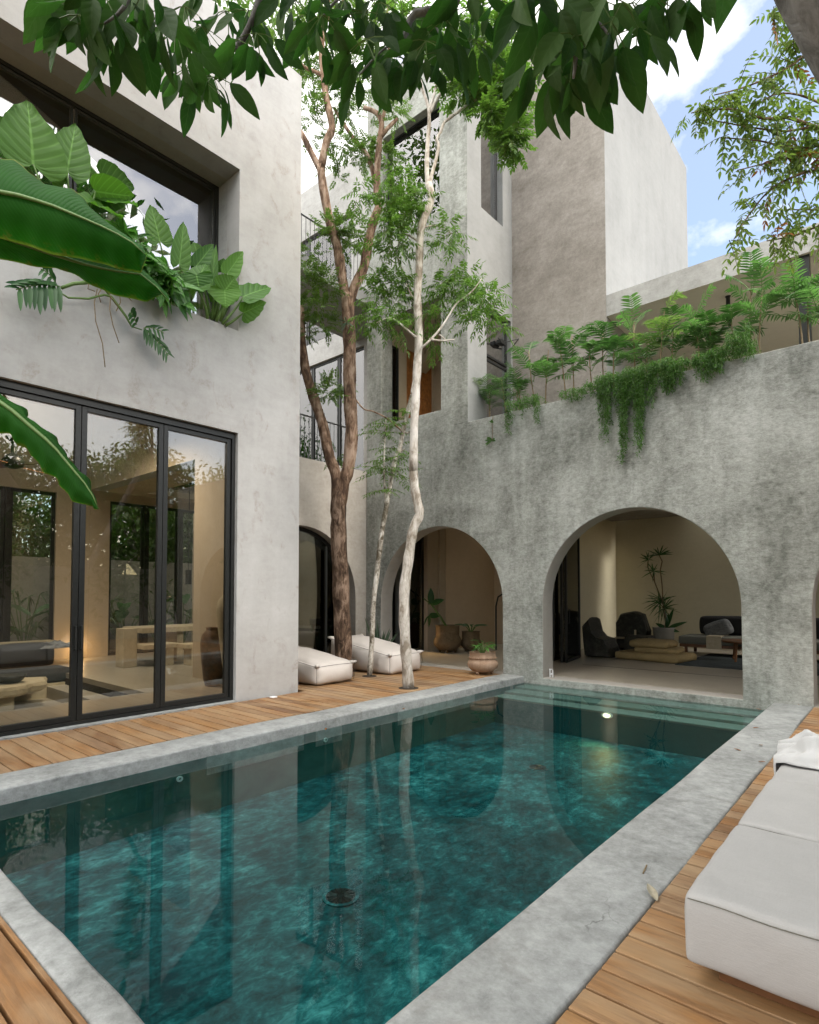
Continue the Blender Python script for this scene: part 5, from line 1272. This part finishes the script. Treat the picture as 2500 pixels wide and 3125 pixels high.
# ================================================================ pots, furniture and small things
def pot(prof, c, mat, par, knobs=None, feet=None):
    m = MB().lathe(prof, c, 36)
    if feet:
        for k in range(feet[0]):
            a = 2*math.pi*k/feet[0]+.5; m.tube([(c[0]+feet[1]*math.cos(a), c[1]+feet[1]*math.sin(a), c[2]), (c[0]+feet[1]*.95*math.cos(a), c[1]+feet[1]*.95*math.sin(a), c[2]+.06)], [.025, .04], 8)
    if knobs:
        for k in range(knobs[0]):
            a = 2*math.pi*k/knobs[0]; q = (c[0]+knobs[1]*math.cos(a), c[1]+knobs[1]*math.sin(a), c[2]+knobs[2])
            m.lathe([(.003, -.012), (.014, 0), (.003, .012)], q, 8)
    return m.build('pot', mat, par, smooth=True)
def soil_disc(c, r, z, par): return MB().lathe([(r, z-.01), (r, z), (0.001, z+.01)], c, 20).build('soil', M['soil'], par)
# terracotta pot on the deck in front of the left arch
c = np.array([-5.99, 9.03, 0.0])
t = thing('potted_plant', 'footed terracotta pot with beaded collar and a small bright green plant at the deck end', 'potted plant', c)
pot([(.10, .035), (.20, .06), (.265, .12), (.285, .18), (.27, .235), (.235, .27), (.235, .29), (.25, .30), (.245, .32), (.238, .40), (.245, .405), (.225, .405), (.215, .33), (.05, .33)], c, M['terra'], t, (34, .252, .30), (3, .17))
soil_disc(c, .215, .35, t)
m = MB(); m2 = MB()
for k in range(17):
    a = 2*math.pi*k*.382; q = c+np.array([.10*math.cos(a), .10*math.sin(a), .45+.16*rnd.random()]); d_ = unit((math.cos(a), math.sin(a), rnd.uniform(-.1, .8)))
    broad(m, q, q+d_*rnd.uniform(.14, .20), .075, unit(np.array([0, 0, 1])-.5*d_+.2*rvec()), OV, .25, .01, .3, k); m2.tube(curve(c+np.array([0, 0, .34]), q, 0, 3), .006, 5)
m.build('leaf_blade', M['philo'], t, smooth=True); m2.build('stem', M['stem'], t)
# two weathered pots in the stair hall
for (c, s, lb) in ((np.array([-8.85, 11.75, 0]), 1.0, 'large weathered round pot with a leaning broad-leaved plant inside the left arch'), (np.array([-8.55, 12.35, 0]), .75, 'smaller dark pot with a low plant behind the weathered pot inside the left arch')):
    t = thing('potted_plant', lb, 'potted plant', c)
    pot([(r*s, z*s) for r, z in ((.12, .03), (.24, .07), (.34, .18), (.36, .27), (.33, .36), (.30, .42), (.30, .66), (.32, .68), (.28, .68), (.27, .60), (.05, .6))], c, M['pot_dark'], t, None, (4, .2*s))
    soil_disc(c, .27*s, .62*s, t)
    m, m2 = MB(), MB()
    if s == 1.0:
        st_ = [c+np.array([0, 0, .6]), c+np.array([-.18, -.08, .9]), c+np.array([-.40, -.16, 1.2]), c+np.array([-.62, -.22, 1.36])]
        m2.tube(st_, [.03, .026, .02, .014], 8)
        for q, d_, ll in ((st_[3], (-.8, -.2, .25), .36), (st_[3], (-.5, -.3, -.8), .36), (st_[2], (.1, -.2, 1.0), .42), (st_[2], (.75, .2, .35), .36), (st_[1], (-.9, -.3, .1), .42), (st_[1]+np.array([-.25, -.1, .03]), (-.35, -.1, -1.0), .45), (st_[2], (-.6, .2, .5), .3)):
            broad(m, q, q+unit(d_)*ll, .17, unit((.3, -1, .4)+.3*rvec()), OV, .2, .02, .2)
    else:
        for k in range(9):
            a = 2*math.pi*k/9; q = c+np.array([.12*math.cos(a), .12*math.sin(a), .62]); m2.tube([c+np.array([0, 0, .45]), q], .01, 5)
            broad(m, q, q+unit((math.cos(a), math.sin(a), .5))*.34, .10, unit((0, -.4, 1)), OV, .2, .02, .4)
    m.build('leaf_blade', M['monstera'], t, smooth=True); m2.build('stem', M['stem'], t, smooth=True)
# agave behind the loungers
c = np.array([-8.55, 8.98, 0.0]); m = MB()
for k in range(15):
    a = 2*math.pi*k*.382+.4; d_ = unit((math.cos(a), math.sin(a)*.5, rnd.uniform(1.2, 3.2))); m.leaves([c], [d_], [unit(np.array([0, -1, .3]))], rnd.uniform(.7, 1.25), .085, ST['strap'], .5, .12)
for d_ in ((-.9, -.3, .75), (.9, -.3, .7)): m.leaves([c+np.array([0, 0, .3])], [unit(d_)], [unit((0, -.5, 1))], .8, .06, ((0, .6), (.25, 1), (.5, .9), (.75, .6), (1, 0)), .4, .45)
tag(m.build('agave', M['agave']), 'spiky grey-green agave behind the canvas lounger by the left arch', 'plant')

# ---- living room under the middle arch
R6 = lambda a, b: (1650+a/2.6538, 1600+b/2.6538)
t = thing('potted_dragon_tree', 'tall dragon tree with spiky leaf tufts in a round grey pot under the middle arch', 'potted plant', (-4.74, 15.45, 0))
c = np.array([-4.74, 15.45, 0.0])
pot([(.15, .02), (.20, .10), (.245, .30), (.26, .56), (.265, .62), (.24, .62), (.23, .5), (.04, .5)], c, M['pot_grey'], t); soil_disc(c, .235, .55, t)
m, m2 = MB(), MB()
def stemto(px): return [c+np.array([0, 0, .5])]+[ony(*R6(*p_), 15.45) for p_ in px]
tufts = []
for px, w in (([(1020, 780), (1015, 700), (985, 620), (960, 560), (925, 470), (915, 380)], .016), ([(1015, 790), (1000, 680), (990, 600), (985, 500), (970, 370), (985, 300), (960, 250)], .016), ([(925, 470), (890, 400), (865, 340), (872, 290)], .012)):
    P_ = stemto(px) if px[0][0] > 1000 else [ony(*R6(*p_), 15.45) for p_ in px]
    m2.tube(P_, w, 7); tufts.append(P_[-1])
for q, n_, ll in ((tufts[0], 24, .34), (tufts[1], 30, .36), (tufts[2], 22, .32), (ony(*R6(985, 615), 15.45), 26, .52), (ony(*R6(1000, 680), 15.45), 30, .46), (ony(*R6(965, 640), 15.45), 14, .46)):
    for k in range(n_):
        d_ = unit(rvec()+np.array([0, -.2, .45 if ll < .4 else .2])); m.leaves([q], [d_], [unit(rvec())], ll*rnd.uniform(.8, 1.1), .026, ST['strap'], .2, .18)
for d_, ll, w_ in (((.25, -.1, 1), .55, .10), ((.9, -.2, .45), .5, .10), ((-.6, -.2, .35), .3, .10), ((.75, -.2, -.1), .3, .10), ((.1, -.3, .9), .4, .1)): broad(m, c+np.array([.08, 0, .58]), c+np.array([.08, 0, .58])+unit(d_)*ll, w_, (0, -1, .3), OV, .2, .01, .3)
m.build('leaf_blade', M['monstera'], t); m2.build('stem', M['cane'], t, smooth=True)
def lump(mb, outline, axis, a0, a1, seed, rough=.02, nz=5):
    """rock cut to an outline, with rounded shoulders and a chiselled surface"""
    r_ = random.Random(seed); pts = []
    n = len(outline)
    for i in range(n):
        p_, q_ = np.array(outline[i]), np.array(outline[(i+1) % n])
        for k in range(4): pts.append(p_+(q_-p_)*k/4)
    cen = np.mean(pts, 0); rows = []
    for k in range(nz+1):
        t_ = k/nz; sc_ = 1-.10*(abs(2*t_-1)**3)
        a = a0+(a1-a0)*t_
        row = []
        for q in pts:
            g_ = cen+(q-cen)*sc_*(1+r_.uniform(-rough, rough)); z_ = max(g_[1], .0)
            row.append((g_[0], a+r_.uniform(-rough, rough)*.5, z_) if axis == 'Y' else (a+r_.uniform(-rough, rough)*.5, g_[0], z_))
        rows.append(row)
    o_ = len(mb.v); mm = len(pts)
    vs = [q for row in rows for q in row]; fs = []
    for k in range(nz):
        for i in range(mm): fs.append((k*mm+i, k*mm+(i+1) % mm, (k+1)*mm+(i+1) % mm, (k+1)*mm+i))
    fs += [tuple(range(mm))[::-1], tuple(nz*mm+i for i in range(mm))]
    return mb.add(vs, fs)
m = lump(MB(), [(-5.78, 0), (-5.16, 0), (-5.18, .22), (-5.28, .42), (-5.48, .47), (-5.60, .60), (-5.68, .92), (-5.84, .74)], 'Y', 12.95, 13.65, 3, .02)
tag(fix(m.build('stone_chair', M['stone_dark'])), 'black veined stone chair seen from the side beside the folded glass doors', 'chair')
m = lump(MB(), [(-5.55, 0), (-4.86, 0), (-4.84, .30), (-4.88, .42), (-5.50, .42)], 'Y', 14.72, 15.3, 4, .02)
lump(m, [(-5.93, 0), (-5.10, 0), (-5.06, .52), (-5.20, .96), (-5.45, 1.02), (-5.80, .95), (-5.93, .70)], 'Y', 15.25, 15.6, 6, .02)
tag(fix(m.build('stone_chair', M['stone_dark'])), 'broad dark stone chair with rounded back facing the pool beside the dragon tree', 'chair')
def pillow(name, label, x0, x1, y0, y1, z0, z1, mat, group=None, rot=0, cat='cushion'):
    m = MB(); m.cushion(x0, x1, y0, y1, z0, z1, r=min(.09, (z1-z0)*.48), puff=.025, nx=18, ny=14, nz=5, wr=.006)
    if rot:
        cx_, cy_ = (x0+x1)/2, (y0+y1)/2; m.v = [(cx_+(x-cx_)*math.cos(rot)-(y-cy_)*math.sin(rot), cy_+(x-cx_)*math.sin(rot)+(y-cy_)*math.cos(rot), z) for x, y, z in m.v]
    return tag(m.build(name, mat, smooth=True, sub=1), label, cat, group)
gj = 'woven floor cushions stacked under the middle arch'
pillow('floor_cushion', 'wide woven jute floor cushion at the bottom of the stack under the middle arch', -5.05, -3.60, 12.95, 14.0, .002, .17, M['jute'], gj, -.12)
pillow('floor_cushion', 'middle woven jute cushion in the stack under the middle arch', -4.70, -3.78, 13.1, 13.9, .165, .285, M['jute'], gj, .1)
pillow('floor_cushion', 'topmost puffy woven jute cushion of the stack under the middle arch', -4.78, -3.92, 13.1, 13.8, .28, .44, M['jute'], gj, -.05)
m = MB(); m.box(-3.7, 0.6, 12.75, 15.6, .0005, .012); tag(m.build('rug', M['rug']), 'dark blue-grey rug on the floor under the middle arch', 'rug')
t = thing('sofa', 'low wooden daybed sofa with grey woven throw and dark back cushions under the middle arch', 'sofa', (-2.6, 15.5, 0.012))
m = MB(); m.box(-4.22, -.9, 14.95, 15.95, .20, .27)
for xx in (-4.1, -1.0):
    for yy in (15.05, 15.85): m.box(xx-.03, xx+.03, yy-.03, yy+.03, .012, .20)
m.build('frame', M['walnut'], t)
MB().cushion(-4.25, -.88, 14.93, 15.97, .27, .46, r=.04, puff=.015, nx=20, ny=10, nz=4).build('mattress', M['throw'], t, smooth=True, sub=1)
m = MB(); m.box(-3.62, -3.30, 14.915, 15.0, .18, .472); m.box(-3.62, -3.30, 14.915, 15.9, .478, .486); m.build('throw_stripe', M['travertine'], t)
MB().cushion(-3.95, -2.45, 15.6, 15.95, .47, .92, r=.09, puff=.02, nx=16, ny=6, nz=6).build('back_cushion', M['charcoal'], t, smooth=True, sub=1)
MB().cushion(-2.43, -.95, 15.6, 15.95, .47, .92, r=.09, puff=.02, nx=16, ny=6, nz=6).build('back_cushion', M['charcoal'], t, smooth=True, sub=1)
q = np.array([-3.46, 15.38, .62]); m = MB(); m.cushion(-.30, .30, -.09, .09, -.22, .22, r=.085, puff=.03, nx=14, ny=5, nz=10)
ca, sa = math.cos(.45), math.sin(.45)
m.v = [(q[0]+x*ca-z*sa, q[1]+y+.25*(z), q[2]+(x*sa+z*ca)*.85) for x, y, z in m.v]
o = m.build('cushion', M['pattern'], smooth=True, sub=1); tag(o, 'grey tasselled cushion tilted on the daybed sofa under the middle arch', 'cushion')
t = thing('side_table', 'small round wooden side table at the right edge of the middle arch', 'table', (-2.72, 14.35, 0.012))
MB().lathe([(.42, .40), (.45, .42), (.45, .445), (.0, .446)], (-2.72, 14.35, 0.012), 30).build('table_top', M['walnut'], t)
for a in (2.4, .6, 4.4): MB().tube([(-2.72+.3*math.cos(a), 14.35+.3*math.sin(a), .40), (-2.72+.36*math.cos(a), 14.35+.36*math.sin(a), .013)], [.03, .022], 8).build('leg', M['walnut'], t)
# rattan basket with a light board behind the black chair
c = np.array([-5.55, 15.2, 0]); m = MB(); m.box(-5.86, -5.28, 15.0, 15.4, .30, .335)
for xx in (-5.83, -5.31):
    for yy in (15.03, 15.37): m.box(xx-.02, xx+.02, yy-.02, yy+.02, 0, .30 if xx < -5.4 else .55)
tag(m.build('stool', M['travertine']), 'small pale wooden stool between the two dark stone chairs', 'stool')
# small white brackets at the foot of the arches
for x_, lb in ((-4.86, 'small white bracket on the floor at the left foot of the middle arch'), (-.92, 'small white bracket on the floor at the foot of the right arch')):
    m = MB(); y_ = 9.46
    m.box(x_+.005, x_+.02, y_-.015, y_+.015, 0, .13); m.box(x_+.055, x_+.07, y_-.015, y_+.015, 0, .13); m.box(x_+.02, x_+.055, y_-.012, y_+.012, .045, .075); m.box(x_+.0, x_+.05, y_-.02, y_+.02, .13, .145)
    tag(m.build('bracket', M['whiteplastic'], bevel=.003), lb, 'bracket', 'white brackets at the arches')

# ---- inside the house
t = thing('sunken_sofa', 'dark grey sofa set in the sunken sitting area behind the glass doors', 'sofa', (-12.9, 2.6, -.42))
MB().box(-13.9, -11.95, .3, 4.40, -.42, -.16).build('base', M['travertine'], t)
for y0, y1 in ((.35, 1.7), (1.72, 3.05), (3.07, 4.38)): MB().cushion(-13.35, -11.95, y0, y1, -.16, .02, r=.05, puff=.015, nx=10, ny=10, nz=3).build('seat_cushion', M['charcoal'], t, smooth=True, sub=1)
for y0, y1 in ((.35, 1.3), (1.32, 2.3), (2.32, 3.3), (3.32, 4.3)): MB().cushion(-13.85, -13.35, y0, y1, .0, .46, r=.09, puff=.03, nx=6, ny=10, nz=6).build('back_cushion', M['charcoal'], t, smooth=True, sub=1)
m = MB(); m.box(-14.36, -13.9, .3, 4.5, .40, .47); m.build('ledge', M['travertine'], t)
pillow('cushion', 'patterned grey cushion on the dark sunken sofa, at the left window edge', -13.75, -13.5, 2.9, 3.35, .47, .82, M['pattern'])
heap('blanket', 'grey tasselled blanket thrown over the end of the dark sunken sofa', 'blanket', M['pattern'], (-13.55, 4.35, .35), .30, .32, .14, 11, 40)
t = thing('stone_table', 'low coffee table with a rough-edged pale stone slab in the sunken area', 'table', (-11.4, 2.7, -.42))
pts = []
for k in range(64):
    a = 2*math.pi*k/64; r_ = 1+.07*math.sin(3*a+1)+.05*math.sin(7*a)+.03*math.sin(13*a+2)+.02*rnd.uniform(-1, 1); pts.append((-11.45+.62*r_*math.cos(a), 2.60+1.02*r_*math.sin(a)))
m = MB(); nT = len(pts); vs = []
for z_, s_ in ((-.16, .90), (-.12, .97), (-.05, 1.0), (.0, .97)):
    for (x, y) in pts: vs.append((-11.45+(x+11.45)*s_*(1+rnd.uniform(-.02, .02)), 2.6+(y-2.6)*s_*(1+rnd.uniform(-.012, .012)), z_+(rnd.uniform(-.008, .008) if z_ < 0 else 0)))
fs = [(k*nT+i, k*nT+(i+1) % nT, (k+1)*nT+(i+1) % nT, (k+1)*nT+i) for k in range(3) for i in range(nT)]+[tuple(range(nT))[::-1], tuple(3*nT+i for i in range(nT))]
m.add(vs, fs).build('slab', M['travertine'], t)
MB().box(-11.75, -11.15, 2.2, 3.0, -.42, -.16).build('base', M['travertine'], t)
gb = 'dark bowls on the stone table'
for c, r_, lb in ((np.array([-11.35, 2.98, 0]), .24, 'wide dark bowl at the front of the pale stone table'), (np.array([-11.75, 2.72, 0]), .20, 'smaller dark bowl behind the wide bowl on the pale stone table')):
    tag(MB().lathe([(r_*.5, 0), (r_*.8, .05), (r_, .13), (r_*.94, .13), (r_*.7, .05), (.01, .03)], c, 28).build('bowl', M['darkbowl'], smooth=True), lb, 'bowl', gb)
t = thing('dining_table', 'long pale stone dining table beyond the glass doors', 'table', (-12.4, 6.7, 0))
MB().box(-12.9, -11.95, 5.45, 8.3, .66, .77).build('table_top', M['travertine'], t, bevel=.008)
for y0 in (6.3, 7.7): MB().box(-12.7, -12.15, y0, y0+.14, .001, .66).build('leg', M['travertine'], t)
t = thing('stone_chair', 'pale stone chair with a tall slab side at the near end of the dining table', 'chair', (-12.0, 5.4, 0))
MB().box(-12.2, -11.85, 5.02, 5.30, .001, .78).build('back', M['travertine'], t, bevel=.01); MB().box(-12.18, -11.55, 5.302, 6.05, .36, .45).build('seat', M['travertine'], t, bevel=.01); MB().box(-12.1, -11.6, 5.78, 5.95, .001, .36).build('leg', M['travertine'], t, bevel=.01)
t = thing('stone_bench', 'pale stone bench along the front of the dining table', 'bench', (-11.3, 6.9, 0))
MB().box(-11.5, -11.1, 5.95, 8.1, .36, .45).build('seat', M['travertine'], t, bevel=.01)
for y0 in (6.08, 7.75): MB().box(-11.45, -11.12, y0, y0+.18, .001, .36).build('leg', M['travertine'], t, bevel=.01)
c = np.array([-8.55, 5.06, 0]); tag(MB().lathe([(.13, 0), (.16, .1), (.20, .45), (.215, .68), (.19, .82), (.13, .89), (.12, .91), (.135, .94), (.11, .94), (.10, .88), (.02, .8)], c, 36).build('tall_jar', concrete('rusty_jar_glaze', (.05, .035, .022), (.14, .075, .035), (.30, .13, .045), 2.2, .3, .5, contrast=.12, streak=0), smooth=True), 'tall rusty brown jar on the floor beside the last glass door', 'jar')
c = np.array([-8.05, 5.08, 0]); tag(MB().lathe([(.10, 0), (.14, .3), (.22, .95), (.25, 1.2), (.22, 1.38), (.14, 1.48), (.10, 1.62), (.13, 1.66), (.02, 1.6)], c, 36).build('tall_vase', M['travertine'], smooth=True), 'tall pale vase partly hidden behind the last door frame', 'vase')
t = thing('pendant_lamp', 'slim dark cylinder pendant lamp hanging over the dining table', 'lamp', (-11.7, 6.3, 1.68))
MB().tube([(-11.7, 6.3, 1.68), (-11.7, 6.3, 1.99)], .062, 18).build('shade', M['metal'], t); MB().tube([(-11.7, 6.3, 1.99), (-11.7, 6.3, 3.90)], .006, 5).build('cord', M['metal'], t)
q = onx(41, 1405, -11.5)
t = thing('ceiling_fan', 'dark ceiling fan hanging at the left behind the glass doors', 'fan', q)
MB().lathe([(.05, -.14), (.15, -.10), (.17, 0), (.12, .07), (.04, .12), (.035, .3), (.09, .36), (.12, .40)], q, 24).build('motor', M['metal'], t, smooth=True)
m = MB().tube([q+np.array([0, 0, .3]), (q[0], q[1], 4.72)], .022, 8); m.build('rod', M['metal'], t)
for k in range(4):
    a = k*math.pi/2+.5; u_ = np.array([math.cos(a), math.sin(a), 0]); v_ = np.array([-math.sin(a), math.cos(a), .25]); z_ = np.array([0, 0, -.08])
    m = MB(); m.add([q+u_*.15-v_*.05+z_, q+u_*.75-v_*.075+z_, q+u_*.75+v_*.075+z_, q+u_*.15+v_*.05+z_]+[q+u_*.15-v_*.05+z_*1.15, q+u_*.75-v_*.075+z_*1.15, q+u_*.75+v_*.075+z_*1.15, q+u_*.15+v_*.05+z_*1.15], [(0, 1, 2, 3), (4, 7, 6, 5), (0, 4, 5, 1), (1, 5, 6, 2), (2, 6, 7, 3), (3, 7, 4, 0)]); m.build('blade', M['walnut'], t)
# small lit floor lamp washing the back wall
c = np.array([-14.15, 5.05, 0.001]); t = thing('floor_uplight', 'small lit uplight on the floor glowing against the tan wall behind the sofa', 'lamp', c)
MB().lathe([(.07, 0), (.075, .08), (.06, .09)], c, 16).build('housing', M['metal'], t); MB().lathe([(.05, .0905), (.05, .094)], c, 16).build('lens', emit('uplight_lens', (1, .62, .25), 12), t)
ld = bpy.data.lights.new('uplight_light', 'POINT'); ld.energy = 3.5; ld.color = (1, .62, .28); ld.shadow_soft_size = .05
lo = bpy.data.objects.new('uplight_light', ld); COL.objects.link(lo); lo.location = (-14.12, 5.05, .22)

# warm recessed lamps in the living room ceiling (their glints show in the pool)
for px, py, lb in ((123, 2722, 'lit round ceiling lamp inside the house whose glint shows upper left in the pool'), (385, 2968, 'lit round ceiling lamp inside the house whose glint shows lower left in the pool')):
    p_ = onz(px, py, WZ); d_ = ray(px, py); d_[2] = -d_[2]; q = p_+d_*((4.715-WZ)/d_[2])
    q[0] = min(max(q[0], -10.8), -7.9); q[1] = min(q[1], 3.7)
    t = thing('ceiling_lamp', lb, 'lamp', q, 'ceiling lamps in the living room')
    MB().lathe([(.055, 0), (.06, -.004), (.04, -.012)], q, 20).build('ring', M['metal'], t)
    MB().lathe([(.035, -.0125), (.035, -.016)], q, 20).build('lens', emit('ceiling_lamp_lens', (1, .66, .32), 7), t)
    ld = bpy.data.lights.new('ceiling_lamp_light', 'SPOT'); ld.energy = 150; ld.color = (1, .86, .70); ld.spot_size = math.radians(165); ld.spot_blend = .8; ld.shadow_soft_size = .06
    lo = bpy.data.objects.new('ceiling_lamp_light', ld); COL.objects.link(lo); lo.location = (q[0], q[1], q[2]-.03)

# lit shelf lamp in the dining wing, seen through the left arch
a_, b_ = ony(1209, 1860, 11.9), ony(1270, 1860, 11.9)
t = thing('shelf_lamp', 'thin glowing orange light bar on the wall behind the left arch glass door', 'lamp', (a_+b_)/2)
MB().box(a_[0]-.25, b_[0]+.1, 11.84, 11.99, a_[2]+.012, a_[2]+.05).build('shelf', M['inner'], t)
MB().box(a_[0]-.2, b_[0]+.05, 11.86, 11.90, a_[2]-.01, a_[2]+.011).build('light_bar', emit('shelf_lamp_light', (1, .55, .18), 9), t)
ld = bpy.data.lights.new('shelf_lamp_point', 'POINT'); ld.energy = 120; ld.color = (1, .66, .34); ld.shadow_soft_size = .15
lo = bpy.data.objects.new('shelf_lamp_point', ld); COL.objects.link(lo); lo.location = ((a_[0]+b_[0])/2, 11.55, a_[2]-.12)

# ---- fallen leaves
def fallen(px, py, lb, mat, L_, W_, z=0.004, curl=.25, ang=None):
    q = onz(px, py, z); a = rnd.uniform(0, 6.28) if ang is None else ang; m = MB()
    broad(m, q+np.array([0, 0, .004]), q+np.array([math.cos(a)*L_, math.sin(a)*L_, .012]), W_, (0, 0, 1), OV, curl, .02, -.05)
    o = m.build('fallen_leaf', mat, smooth=True); s_ = o.modifiers.new('solid', 'SOLIDIFY'); s_.thickness = .0012
    tag(o, lb, 'leaf', 'fallen leaves round the pool')
dry = plain('dry_leaf', (.30, .27, .20), .7)
S2 = lambda a, b: (2200+a/5.75, 2100+b/5.75)
fallen(2005, 2752, 'large pale dry leaf curled at the edge of the right coping by the daybed corner', dry, .14, .042, .006, .5, 2.2)
for a, b, lb in ((560, 705, 'reddish fallen leaf nearest the pool edge on the right coping'), (685, 1000, 'yellowish fallen leaf in the middle of the right coping'), (355, 1105, 'orange fallen leaf close to the pool, below the yellowish leaf'), (660, 1292, 'brown fallen leaf on the right coping nearest the daybed towel'), (1355, 293, 'red fallen leaf at the far end of the right coping by the wall'), (715, 385, 'orange leaf caught where the far wall meets the right coping')):
    fallen(*S2(a, b), lb, M['leaf_rust'], .06, .028)
for px, py, lb in ((993, 2228, 'small orange leaf at the waterline of the left coping'), (1228, 2165, 'tiny orange leaf on the left coping edge near the white tree')): fallen(px, py, lb, M['leaf_rust'], .045, .022)
tw = MB().tube([onz(1963, 2665, .006), onz(1970, 2650, .008), onz(1974, 2640, .007)], .004, 5); tag(tw.build('twig', M['cane']), 'short brown twig lying on the right coping', 'twig')
# flush deck light by the house corner
q = onz(835, 2127, 0); t = thing('deck_light', 'small round steel light set in the deck at the house corner', 'lamp', q)
MB().lathe([(.055, -.002), (.055, .004), (.045, .006)], q, 20).build('ring', M['whiteplastic'], t); MB().lathe([(.044, .0045), (.044, .0055), (.0, .0056)], q, 20).build('lens', M['darkbowl'], t)
